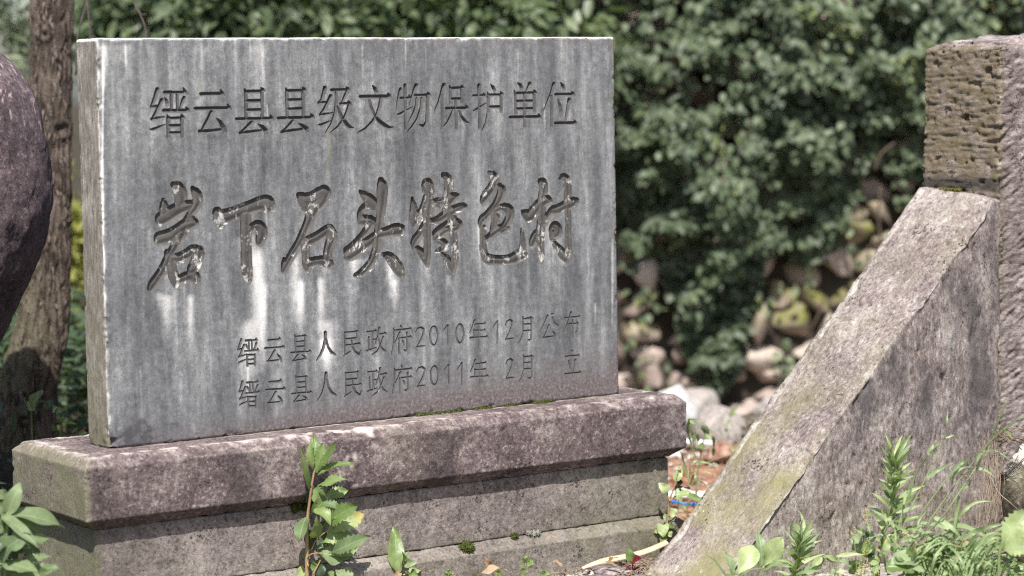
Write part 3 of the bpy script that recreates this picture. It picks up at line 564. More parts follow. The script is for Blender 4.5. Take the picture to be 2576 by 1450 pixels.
def build_slab():
    c = .0055
    lx = lines(0, SLAB_W, c, .0011); lz = lines(0, SLAB_H, c, .0011); ly = lines(0, SLAB_T, c, .004)
    nx, nz = len(lx), len(lz)
    depth = np.zeros((nx, nz), np.float32); cid = np.full((nx, nz), -1, np.int32)
    chars = []
    for k, row in enumerate(LETTERS.strip().split("\n")):
        head, body = row.split(":")
        big = head[0] == 'b'; chars.append(big)
        E = np.full((nx, nz), -1.0, np.float32)
        for st in body.split("/"):
            P = np.array([[float(q) for q in p.split(",")] for p in st.split(" ")]) * 1e-4
            if len(P) > 2 and len(st) > 30:          # round the brush path off
                Q = [P[0]]
                for i in range(1, len(P) - 1):
                    Q += [P[i] * .75 + P[i - 1] * .25, P[i] * .75 + P[i + 1] * .25] if big else [P[i]]
                P = np.array(Q + [P[-1]])
            for (x0, z0, r0), (x1, z1, r1) in zip(P[:-1], P[1:]):
                m = max(r0, r1) + .002
                i0, i1 = np.searchsorted(lx, min(x0, x1) - m), np.searchsorted(lx, max(x0, x1) + m)
                j0, j1 = np.searchsorted(lz, min(z0, z1) - m), np.searchsorted(lz, max(z0, z1) + m)
                X, Zz = lx[i0:i1, None], lz[None, j0:j1]
                dx, dz = x1 - x0, z1 - z0
                t = np.clip(((X - x0) * dx + (Zz - z0) * dz) / (dx * dx + dz * dz + 1e-12), 0, 1)
                dist = np.sqrt((X - x0 - t * dx) ** 2 + (Zz - z0 - t * dz) ** 2)
                e = r0 + (r1 - r0) * t - dist
                E[i0:i1, j0:j1] = np.maximum(E[i0:i1, j0:j1], e)
        E = E + (.0026 if big else .0004)
        if big: D = .0064 * sst(-.0004, .0020, E) - .0022 * sst(.003, .013, E)
        else: D = np.clip(E + .0004, 0, None) * 1.6
        w = D > depth
        depth = np.where(w, D, depth); cid = np.where(w & (E > -.0005), k, cid)
    X, Zz = np.meshgrid(lx, lz, indexing='ij')
    V = np.stack([X.ravel(), np.zeros(X.size), Zz.ravel()], -1)
    lo, hi = np.array([0, 0, 0.]), np.array([SLAB_W, SLAB_T, SLAB_H])
    q = np.clip(V, lo + c, hi - c); d = V - q
    N = d / np.maximum(np.linalg.norm(d, axis=1)[:, None], 1e-9)
    P0 = V.copy()
    def disp(V0):
        dd = .0007 * pn(V0, 7, 4) + edge_chips(V0, lo, hi, .010, 30, 5, .007, .22)
        k = np.exp(-((V0[:, 0] - .004) / .022) ** 2 - ((V0[:, 2] - .01) / .03) ** 2 - ((V0[:, 1] - 0) / .02) ** 2)
        return dd - .012 * k * np.clip(.4 + 1.5 * pn(V0, 60, 8), 0, 1.4)
    V = q + N * c + N * disp(P0)[:, None]
    V[:, 1] += depth.ravel()
    # stains of the face
    x, z = P0[:, 0], P0[:, 2]
    rr_ = np.random.RandomState(77)
    wob = .006 * pn(P0, (9, 1, 2.5), 11)
    lime = np.zeros(len(x)); dark = np.zeros(len(x)); och = np.zeros(len(x))
    for arr, tab, grow in ((lime, LIME, 1), (dark, DARK, 1), (och, OCHRE, 1)):
        for (xa, xb, za, zb, w, sg) in tab:
            za, zb, w = za * 1e-3, zb * 1e-3, w * 1e-3 * .55
            t = (za - z) / (za - zb + 1e-6)
            xc = (xa + (xb - xa) * np.clip(t, 0, 1)) * 1e-3
            arr += sg * np.exp(-((x + wob - xc) / w) ** 2) * sst(-.05, .1, t) * (1 - sst(.2, 1.05, t)) ** .8
    for k in range(90):
        xx = rr_.uniform(.04, 1.22); z0_ = rr_.choice((.665, .41, .43, .17, .795)) + rr_.uniform(-.02, .02); ln = rr_.uniform(.05, .26); w = rr_.uniform(.0018, .006); sg = rr_.uniform(.12, .5)
        t = (z0_ - z) / ln
        lime += sg * np.exp(-((x + wob - xx) / w) ** 2) * sst(-.03, .05, t) * (1 - sst(.15, 1.0, t))
    lime *= .82
    st = fbm(P0, (24, 1, 1.6), 4, 21)
    lime = np.clip(lime + .10 * np.clip(st, 0, 1) + np.clip(.45 + .9 * fbm(P0, 26, 3, 19), 0, 1) * (.9 * np.exp(-(x / .008) ** 2) + .8 * np.exp(-((SLAB_H - z) / .005) ** 2)), 0, 1.2)
    lime = np.clip(lime + .28 * np.exp(-((SLAB_H - z) / .03) ** 2) * np.clip(fbm(P0, (60, 1, 14), 3, 2) + .2, 0, 1), 0, 1.2)
    dark = dark + 1.1 * np.exp(-((x - .06) / .075) ** 2) * sst(.085, .02, z + .02 * fbm(P0, (26, 1, 26), 3, 15)) 
    dark = np.clip(dark + .6 * np.clip(-st - .05, 0, 1), 0, 1)
    pur = np.exp(-((z + .02 - .045 * sst(.2, 1.2, x)) / .085) ** 2) * sst(-.1, .7, x) + .55 * np.exp(-((SLAB_H - z) / .03) ** 2) * sst(.2, .7, x)
    pur = np.clip(pur * .8 + .5 * np.exp(-(z / .03) ** 2) + .5 * np.exp(-((SLAB_W - x) / .012) ** 2), 0, 1)
    mask = np.stack([lime, dark, pur, np.clip(och, 0, 1)], -1)
    I = np.arange(nx * nz).reshape(nx, nz)
    F = np.stack([I[:-1, :-1], I[1:, :-1], I[1:, 1:], I[:-1, 1:]], -1).reshape(-1, 4)
    fc = cid.ravel()[F].max(axis=1)
    # the rest of the block
    V2, F2, N2 = block(lx, ly, lz, c, skip=((1, -1), (1, 1)))
    Vb, Fb, Nb = block(lx[::6] if lx[::6][-1] == lx[-1] else np.append(lx[::6], lx[-1]), ly, np.append(lz[::6], lz[-1]) if lz[::6][-1] != lz[-1] else lz[::6], c, skip=((0, -1), (0, 1), (2, -1), (2, 1), (1, -1)))
    F2 = np.concatenate([F2, Fb + len(V2)]); V2 = np.concatenate([V2, Vb]); N2 = np.concatenate([N2, Nb])
    V2 = V2 + N2 * disp(V2 - N2 * 0)[:, None]
    # cut the upper rear corner of the left end
    k = np.clip((.012 - V2[:, 0]), 0, 1)
    m2 = np.zeros((len(V2), 4))
    m2[:, 0] = .5 * edge_amt(V2, lo, hi, .005) + .22 * np.clip(fbm(V2, (60, 60, 9), 4, 3), 0, 1) + .8 * sst(.79, .8, V2[:, 2])
    m2[:, 1] = .8 * np.exp(-((V2[:, 2] - .02) / .05) ** 2) * np.clip(.3 + fbm(V2, 30, 3, 9), 0, 1)
    m2[:, 2] = .25 + .6 * sst(.5, .0, V2[:, 2])
    off = np.array([0, 0, SLAB_Z])
    V += off; V2 += off
    # face without the characters
    keep = F[fc < 0]
    ids = np.unique(keep); re = np.full(len(V), -1, np.int64); re[ids] = np.arange(len(ids))
    Vs = np.concatenate([V[ids], V2]); Fs = np.concatenate([re[keep], F2 + len(ids)]); Ms = np.concatenate([mask[ids], m2])
    o = np_mesh("inscribed_slab", Vs, Fs, MT['slab'], MON, Ms)
    o.data.materials.append(MT['slabside'])
    mi = np.zeros(len(Fs), np.int32); mi[len(keep):] = 1
    o.data.polygons.foreach_set("material_index", mi)
    for k, big in enumerate(chars):
        f = F[fc == k]
        if not len(f): continue
        ids = np.unique(f); re[ids] = np.arange(len(ids))
        mk = mask[ids].copy()
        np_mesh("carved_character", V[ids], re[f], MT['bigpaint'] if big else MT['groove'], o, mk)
    return o
MT['slabside'] = stone("weathered_slab_side", [(.28, (.15, .13, .115)), (.45, (.215, .19, .17)), (.58, (.27, .24, .215)), (.75, (.38, .345, .31))], 7.0, 80.0, (60.0, .3), (.66, .63, .58), .72, (.15, .14, .085), (.045, .04, .035), .5, fscale=(1, 1, .2))
SLAB = build_slab()

def prism(name, x0, x1, y0, y1, z0, z1, prof, mat, step, amp, seed, maskfn, c=.004, chip=.012):
    """plinth course: a block whose sides follow a profile prof(z) = how far they stand in"""
    ez = [z for z, _ in prof if z0 + c * 1.01 < z < z1 - c * 1.01]
    V, F, N = block(lines(x0, x1, c, step), lines(y0, y1, c, step), lines(z0, z1, c, step, ez), c)
    lo, hi = np.array([x0, y0, z0]), np.array([x1, y1, z1])
    P = V.copy()
    zz = [p[0] for p in prof]; ii = [p[1] for p in prof]
    ins = np.interp(V[:, 2], zz, ii)
    sx = (2 * V[:, 0] - x0 - x1) / (x1 - x0); sy = (2 * V[:, 1] - y0 - y1) / (y1 - y0)
    V[:, 0] = np.where(V[:, 0] < (x0 + x1) / 2, np.maximum(V[:, 0], x0 + 0) + ins * np.clip((x0 + .12 - V[:, 0]) / .12, 0, 1), V[:, 0] - ins * np.clip((V[:, 0] - x1 + .12) / .12, 0, 1))
    V[:, 1] = np.where(V[:, 1] < (y0 + y1) / 2, V[:, 1] + ins * np.clip((y0 + .12 - V[:, 1]) / .12, 0, 1), V[:, 1] - ins * np.clip((V[:, 1] - y1 + .12) / .12, 0, 1))
    d = amp * fbm(P, 22, 4, seed) + amp * .8 * pn(P, 5, seed + 1) + edge_chips(P, lo, hi, chip, 44, seed + 2, .009, .14)
    pit = sst(.5, .75, pn(P, 78, seed + 4)) * .0022
    V = V + N * (d - pit)[:, None]
    m = maskfn(P, lo, hi)
    return np_mesh(name, V, F, mat, MON, m, merge=1e-5)
CX0, CX1, CY0, CY1 = -.1008, 1.3643, -.1055, .241
def cap_mask(P, lo, hi):
    m = np.zeros((len(P), 4))
    n = fbm(P, (30, 30, 30), 4, 31)
    up = sst(hi[2] - .024, hi[2] - .012, P[:, 2])
    top = sst(hi[2] - .003, hi[2] - .0005, P[:, 2])
    d = np.minimum(np.minimum(P[:, 0] - lo[0], hi[0] - P[:, 0]), np.minimum(P[:, 1] - lo[1], hi[1] - P[:, 1]))
    rim = np.exp(-((d - .018) / .013) ** 2) * up
    right = sst(.95, .3, P[:, 0])
    m[:, 0] = rim * (.6 + .45 * right) * np.clip(.55 + n, 0, 1.3) + .25 * edge_amt(P, lo, hi, .006)
    m[:, 0] += .55 * np.exp(-((P[:, 0] - .48) / .13) ** 2) * sst(-.09, -.105, P[:, 1]) * np.clip(n + .1, 0, 1) * 1.2
    m[:, 0] += .4 * np.exp(-((P[:, 0] - 1.2) / .12) ** 2) * sst(-.09, -.105, P[:, 1]) * np.clip(n, 0, 1)
    seam = np.exp(-((P[:, 1] + .006) / .007) ** 2) * top * sst(.1, .3, P[:, 0])
    m[:, 0] = np.clip(m[:, 0] + seam * .5, 0, 1.2)
    left = sst(-.085, -.1, P[:, 0])
    m[:, 1] = np.clip(.35 + fbm(P, (9, 9, 3), 3, 33), 0, 1) * .55 * (1 - left * .7) * (1 - up)
    m[:, 2] = np.clip(left * .85 + seam * .8 + .25 * np.clip(fbm(P, 6, 3, 35), 0, 1), 0, 1)
    return m
cap = prism("plinth_cap", CX0, CX1, CY0, CY1, .2031, SLAB_Z, [(.2031, .030), (.2261, 0.0), (SLAB_Z - .018, 0.0), (SLAB_Z, .018)], MT['cap'], .0045, .0011, 40, cap_mask, .004)
def body_mask(P, lo, hi):
    m = np.zeros((len(P), 4))
    left = sst(lo[0] + .02, lo[0], P[:, 0])
    m[:, 0] = .18 * edge_amt(P, lo, hi, .005) + .22 * np.clip(fbm(P, (14, 14, 14), 3, 41), 0, 1)
    m[:, 1] = np.clip(.1 + fbm(P, (10, 10, 5), 3, 43), 0, 1) * .5
    m[:, 2] = np.clip(left * .95 + .45 * sst(.9, 1.3, P[:, 0]) + .3 * np.clip(fbm(P, 5, 3, 45), 0, 1) + .25 * sst(.12, .07, P[:, 2]), 0, 1)
    return m
body = prism("plinth_body", CX0 + .03, CX1 - .03, CY0 + .03, CY1 - .03, .0735, .2028, [(.07, 0), (.21, 0)], MT['body'], .0045, .0012, 50, body_mask, .004, .004)
base = prism("plinth_base", CX0, CX1 + .004, CY0, CY1, -.12, .073, [(-.12, 0), (.053, 0.0), (.0729, .029)], MT['body'], .0045, .0012, 60, body_mask, .004, .006)
# ------------------------------------------------------------------ pillar, brace stone, boulders and rocks
EL, EW = Vector((.8, .6, 0)), Vector((.6, -.8, 0))
BR0 = Vector((.288, 5.093, 0))
brace_rz = math.atan2(.6, .8)
def local_stone(name, origin, rz, V, F, mat, mask, label, cat, **kw):
    o = np_mesh(name, V, F, mat, None, mask, **kw)
    o.location = origin; o.rotation_euler = (0, 0, rz)
    return tag(o, label, cat)
def build_brace():
    # local axes: x = along the brace, -y = towards the open side; z up
    L0, L1, W = -.20, .862, .212
    top = .79
    V, F, N = block(lines(L0, L1, .006, .0055), lines(-W, .014, .006, .0055), lines(0, 1, .006, .009), .006)
    P = V.copy(); l, y, h = V.T
    slope = np.interp(l, [L0, 0, .835, .95], [-.187, 0.0, top, top + .004]) - .022 * np.clip(-y / W, 0, 1) * np.clip(l / .8, 0, 1)
    zb = -.28
    z = zb + h * (slope - zb)
    Vw = np.stack([l, y, z], -1)
    sn = np.array([-.66, 0, .75])
    istop = sst(.97, 1.0, h)
    dirv = N * (1 - istop[:, None]) + sn * istop[:, None]
    ramp = np.clip(1 - h, 0, 1)
    Q = Vw.copy()
    n = .0045 * fbm(Q, 14, 5, 70) + .0022 * fbm(Q, (26, 26, 9), 4, 71) + .007 * pn(Q, 3.2, 72)
    pits = sst(.42, .72, pn(Q, (70, 70, 42), 73)) * .0045 + sst(.5, .8, fbm(Q, (24, 24, 15), 3, 74)) * .008 + .0015 * 2 * np.clip(fbm(Q, (58, 58, 6), 3, 84), 0, 1)
    side = sst(-W + .02, -W, y) * (1 - istop)
    # knocked arris between the sloping top and the open side
    dd = np.sqrt(((h - 1) * (slope - zb)) ** 2 + (y + W) ** 2)
    arr = np.exp(-(dd / .028) ** 2)
    n = n - pits * (.35 + .65 * side) - arr * (.003 + .013 * np.clip(fbm(Q, 17, 3, 75) + .1, 0, 1))
    dl = np.sqrt(((h - 1) * (slope - zb)) ** 2 + y ** 2)
    n = n - np.exp(-(dl / .012) ** 2) * .008 * np.clip(.2 + fbm(Q, 30, 3, 76), 0, 1)
    Vw = Vw + dirv * n[:, None]
    m = np.zeros((len(Vw), 4))
    zz = Vw[:, 2]
    m[:, 0] = arr ** 2 * .55 * np.clip(.3 + fbm(Q, 24, 3, 77), 0, 1) + .45 * np.exp(-(dl / .01) ** 2) + .5 * sst(.76, .79, zz) * istop * np.clip(fbm(Q, 30, 3, 78), 0, 1)
    m[:, 0] += .55 * side * sst(.22, .05, zz) * np.clip(fbm(Q, 26, 4, 79) + .1, 0, 1) + .2 * istop * np.clip(fbm(Q, 19, 4, 80), 0, 1)
    m[:, 1] = side * np.clip(fbm(Q, (16, 16, 4), 4, 81) + .3, 0, 1) * sst(.15, .42, zz) * sst(.82, .66, zz) * .8 + side * .1 + istop * np.clip(fbm(Q, 7, 3, 82), 0, 1) * .35
    m[:, 2] = istop * (.25 + .75 * sst(.5, .15, zz)) * np.clip(.5 + fbm(Q, 8, 3, 83), 0, 1) + side * .3 * sst(.3, .0, zz)
    return local_stone("sloping_brace_stone", BR0, brace_rz, Vw, F, MT['brace'], np.clip(m, 0, 1.2), "long sloping pink stone slab leaning up against the chiselled pillar", "brace stone", merge=1e-5)
brace = build_brace()
def build_pillar():
    L0, L1, W0, W1 = .866, 1.26, -.206, .03
    zt = 1.135
    V, F, N = block(lines(L0, L1, .007, .0045), lines(W0, W1, .007, .0035), lines(-.2, zt, .007, .0035), .007)
    P = V.copy(); lo, hi = np.array([L0, W0, -.2]), np.array([L1, W1, zt])
    l, y, z = P.T
    # cut the head back on all sides
    k = np.clip((z - (zt - .03)) / .03, 0, 1)
    cx, cy = (L0 + L1) / 2, (W0 + W1) / 2
    V[:, 0] = cx + (V[:, 0] - cx) * (1 - .11 * k); V[:, 1] = cy + (V[:, 1] - cy) * (1 - .15 * k)
    V[:, 0] -= .012 * (1 - z / zt)
    V[:, 2] += k * (.012 * pn(P, 9, 90) + .010 * (l - cx) / .2)
    front = sst(L0 + .02, L0, l); right = sst(W0 + .02, W0, y)
    q = P.copy()
    a = .9 - 2.6 * np.abs(fbm(q, (9, 9, 75), 4, 91)) + .5 * fbm(q, (20, 20, 120), 3, 191)                         # level tooling on the narrow side
    rot = np.stack([q[:, 0] * .90 + q[:, 2] * .42, q[:, 1], -q[:, 0] * .42 + q[:, 2] * .90], -1)
    b = .8 - 2.4 * np.abs(fbm(rot, (15, 11, 60), 3, 92)) + .4 * fbm(rot, (30, 30, 150), 2, 192)                      # slanting tooling on the broad side
    w_ = fbm(q, (40, 42, 56), 3, 93)
    hol = sst(.28, .7, w_) * .014 * np.clip(.4 + 1.2 * pn(q, (26, 26, 40), 98), .1, 1)
    d = .006 * pn(q, 5, 94) + front * (.0021 * a - hol) + right * .003 * b + .0016 * fbm(q, 55, 3, 95) + edge_chips(P, lo, hi, .024, 30, 96, .010, .12)
    V = V + N * d[:, None]
    m = np.zeros((len(V), 4))
    m[:, 0] = .22 * edge_amt(P, lo, hi, .008) * right + .3 * k * np.clip(fbm(q, 22, 3, 97) + .2, 0, 1) + .25 * right * np.clip(b, 0, 1)
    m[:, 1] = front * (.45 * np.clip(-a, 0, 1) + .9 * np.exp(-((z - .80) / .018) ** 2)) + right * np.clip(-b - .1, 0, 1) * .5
    m[:, 2] = front * (1 - k) * (.95)
    return local_stone("stone_pillar", BR0, brace_rz, V, F, MT['pillar'], np.clip(m, 0, 1.2), "tall square stone pillar with chiselled faces at the right edge", "pillar", merge=1e-5)
pillar = build_pillar()

def blob(name, loc, size, mat, seed, label, cat, rough=.22, res=56, freq=1.6, flat=0.0, rz=0.0, mask=None, planes=0, group=None, parent=None, fine=.02):
    """rock: a sphere pushed about by noise and cut by a few planes"""
    th = np.linspace(0, math.pi, res // 2 + 1); ph = np.linspace(0, 2 * math.pi, res + 1)[:-1]
    T, Ph = np.meshgrid(th, ph, indexing='ij')
    D = np.stack([np.sin(T) * np.cos(Ph), np.sin(T) * np.sin(Ph), np.cos(T)], -1).reshape(-1, 3)
    r = 1 + rough * fbm(D, freq, 4, seed) + fine * fbm(D, 9, 3, seed + 5)
    rs = np.random.RandomState(int(seed * 13) % 9999)
    V = D * r[:, None]
    for k in range(planes):
        n = rs.normal(size=3); n /= np.linalg.norm(n); h = rs.uniform(.55, .85)
        dd = V @ n - h
        V = V - np.clip(dd, 0, None)[:, None] * n * .85
    V *= np.array(size)
    if flat: V[:, 2] = np.maximum(V[:, 2], -flat * size[2])
    n0, n1 = T.shape
    I = np.arange(n0 * n1).reshape(n0, n1); J = np.roll(I, -1, axis=1)
    F = np.stack([I[:-1], I[1:], J[1:], J[:-1]], -1).reshape(-1, 4)
    m = mask(D, V) if mask else np.zeros((len(V), 4))
    o = np_mesh(name, V, F, mat, parent, m, merge=1e-6)
    o.location = loc; o.rotation_euler = (0, 0, rz)
    return tag(o, label, cat, group)

# the purple boulder: broad shoulders on a narrow foot
def build_boulder():
    # section radii from foot to crown
    c = Vector((-1.335, 5.36, 0))
    zs = np.array([-.1, .05, .15, .28, .36, .44, .5, .57, .65, .72, .8, .87, .94, 1.03, 1.09, 1.15, 1.19, 1.215, 1.225])
    rs = np.array([.12, .12, .115, .115, .125, .155, .193, .236, .274, .298, .312, .316, .308, .284, .25, .195, .135, .07, .001])
    z = np.interp(np.linspace(0, 1, 120), np.linspace(0, 1, len(zs)), zs); r = np.interp(np.linspace(0, 1, 120), np.linspace(0, 1, len(zs)), rs)
    k = np.array([1, 4, 6, 4, 1]) / 16
    for _ in range(3): r[2:-2] = np.convolve(r, k, 'valid'); z[2:-2] = np.convolve(z, k, 'valid')
    ph = np.linspace(0, 2 * math.pi, 241)[:-1]
    Zz, Ph = np.meshgrid(z, ph, indexing='ij'); Rr = np.repeat(r[:, None], 240, 1)
    D = np.stack([np.cos(Ph), np.sin(Ph), np.zeros_like(Ph)], -1).reshape(-1, 3)
    V = np.stack([Rr * np.cos(Ph), Rr * np.sin(Ph) * .95, Zz], -1).reshape(-1, 3)
    n = .018 * fbm(V, 3.4, 2, 120) + .004 * fbm(V, 16, 4, 121) - .007 * sst(.1, .6, fbm(V, (8, 8, 3), 3, 131)) - .006 * sst(.45, .75, pn(V, (7, 7, 11), 122)) - .004 * sst(.45, .75, pn(V, 46, 123)) + .0028 * fbm(V, 62, 4, 125)
    V = V + D * n[:, None]
    I = np.arange(120 * 240).reshape(120, 240); J = np.roll(I, -1, 1)
    F = np.stack([I[:-1], J[:-1], J[1:], I[1:]], -1).reshape(-1, 4)
    m = np.zeros((len(V), 4))
    fl = sst(.22, .4, pn(V, (110, 110, 60), 126)) * np.clip(.42 + fbm(V, 5, 3, 127), 0, 1)
    m[:, 0] = fl * 1.1 * sst(.62, .95, V[:, 2])
    m[:, 1] = .5 * np.clip(fbm(V, (9, 9, 3), 3, 128), 0, 1)
    o = np_mesh("boulder", V, F, MT['boulder'], None, m)
    o.location = c
    return tag(o, "large dark purple boulder flecked with pale spots in front of the tree trunk", "boulder")
boulder = build_boulder()

Y = 5.72
blob("rock", (-1.10, 5.72, gz(-1.1, 5.72) + .05), (.11, .09, .115), MT['rock_dark'], 131, "dark angular rock at the foot of the tree behind the plinth", "rock", .2, 60, 1.4, planes=7)
blob("rock", (1.235, 5.20, .10), (.25, .13, .18), MT['rock_mossy'], 137, "brown mossy rock with a pale top at the pillar's foot", "rock", .16, 110, 1.5, planes=9, rz=.35, fine=.05,
     mask=lambda D, V: np.stack([.9 * sst(.55, .8, D[:, 2]), np.zeros(len(D)), .7 * np.clip(fbm(D, 3, 3, 3), 0, 1), np.zeros(len(D))], -1))
blob("rock", at(1672, 1030, 7.45), (.115, .1, .082), MT['rock_white'], 141, "smooth white rock behind the plinth's right end", "rock", .14, 48, 1.3, planes=3, rz=.4)
blob("rock", at(1812, 1078, 7.15), (.085, .08, .072), MT['rock_pale'], 147, "rounded pale grey rock on the soil between plinth and brace stone", "rock", .12, 48, 1.2, planes=4, rz=.2)
blob("rock", at(1895, 1085, 7.2), (.1, .08, .055), MT['rock_mossy'], 151, "low crumbling earthy rock behind the sloping brace stone", "rock", .3, 56, 2.2, planes=3, fine=.08)
blob("rock", at(1945, 1045, 7.6), (.06, .06, .06), MT['rock_pale'], 157, "small brownish rock half hidden behind the brace stone's edge", "rock", .2, 40, 1.4, planes=5)
blob("rock", at(1740, 1030, 8.5), (.11, .1, .085), MT['rock_pale'], 163, "wide pinkish rock beyond the white rock at the wall's foot", "rock", .16, 44, 1.3, planes=6, rz=.7)
MT['rock_red'] = stone("reddish_stone", [(.3, (.16, .075, .05)), (.6, (.3, .17, .12))], 9.0, 50.0, (30.0, .2), (.55, .45, .38), .72, (.2, .1, .06))
blob("rock", gp(1815, 1152, 0.0) + Vector((0, 0, .01)), (.055, .05, .035), MT['rock_red'], 167, "small reddish brown stone lying beside the white pipe", "rock", .2, 36, 1.5, planes=4)
MT['flake'] = stone("purple_flake", [(.3, (.13, .1, .1)), (.6, (.22, .18, .175))], 9.0, 50.0, (30.0, .2), (.5, .46, .42), .7, (.2, .18, .1))
for (u, v, sx, sy, rz, lab) in ((1640, 1440, .075, .05, .3, "broad flat purple stone flake on the grit in front of the plinth"), (1545, 1428, .055, .035, -.5, "small flat purple stone flake beside the dry bamboo strip"), (1495, 1447, .06, .035, .1, "flat purple stone flake nearest the lower picture edge")):
    p = gp(u, v, 0.0); p.z = gz(p.x, p.y) + .004
    blob("stone_flake", p, (sx, sy, .012), MT['flake'], 170 + u, lab, "stone flake", .2, 36, 1.6, planes=3, rz=rz)
# ------------------------------------------------------------------ tree, wall, ivy, shrubs
def many_leaves(P, D, N, L, W, fold=.3, rnd=None, ext=None, droop=0.0):
    """N small leaves at once: P base, D direction, N facing, L length, W width -> V, F, A"""
    n = len(P); D = D / np.linalg.norm(D, axis=1)[:, None]
    N = N - D * (N * D).sum(1)[:, None]; N /= np.linalg.norm(N, axis=1)[:, None] + 1e-9
    S = np.cross(D, N); L = np.broadcast_to(L, (n,))[:, None]; W = np.broadcast_to(W, (n,))[:, None]
    rnd = np.random.RandomState(5).rand(n) if rnd is None else rnd
    ext = np.zeros(n) if ext is None else ext
    def p(t, a, h): return P + D * L * t + S * W * a * .5 + N * W * (h + abs(a) * fold * .5) + np.array([0, 0, -1.]) * L * droop * t * t
    V = np.stack([p(0, 0, 0), p(.22, .8, 0), p(.62, .8, 0), p(1, 0, -.05), p(.62, -.8, 0), p(.22, -.8, 0), p(.45, 0, .0)], 1)
    o = np.arange(n)[:, None] * 7
    F = np.concatenate([o + np.array([[0, 1, 2, 6]]), o + np.array([[6, 2, 3, 3]])[:, [0, 1, 2, 2]], o + np.array([[0, 6, 4, 5]])], 0)
    F = np.concatenate([o + np.array([[0, 1, 2, 6]]), o + np.array([[6, 2, 3, 4]]), o + np.array([[0, 6, 4, 5]])], 0)
    A = np.stack([np.stack([np.full(n, a), np.full(n, t), rnd, ext], -1) for t, a in ((0, 0), (.22, 1), (.62, 1), (1, 0), (.62, 1), (.22, 1), (.45, 0))], 1)
    return V.reshape(-1, 3), F, A.reshape(-1, 4)

rs = np.random.RandomState(11)
MT['bark'] = None
def bark_mat():
    s = NT("fissured_bark"); v = s.coord((1, 1, .22)); v0 = s.coord(); r, g, b, a = s.mask()
    n = s.noise(v, 55, 7, .7, .4); n2 = s.noise(v0, 160, 5, .7); n3 = s.noise(v0, 9, 4, .6)
    col = s.ramp(n, [(.32, (.034, .026, .022)), (.45, (.092, .071, .058)), (.58, (.155, .124, .1)), (.75, (.26, .215, .18))])
    col = s.mix(s.math('MULTIPLY', g, s.ramp(n3, [(.35, .2), (.6, .9)])), col, (.15, .145, .09))
    col = s.mix(s.math('MULTIPLY', r, .85), col, (.03, .023, .02))
    col = s.mix(1.0, col, s.ramp(n2, [(.3, .7), (.7, 1.3)]), 'MULTIPLY')
    return s.pbr(col, .95, s.bump(s.math('ADD', s.math('MULTIPLY', n, 2.0), n2), .9, .006), .1)
MT['bark'] = bark_mat()
TY = 6.15
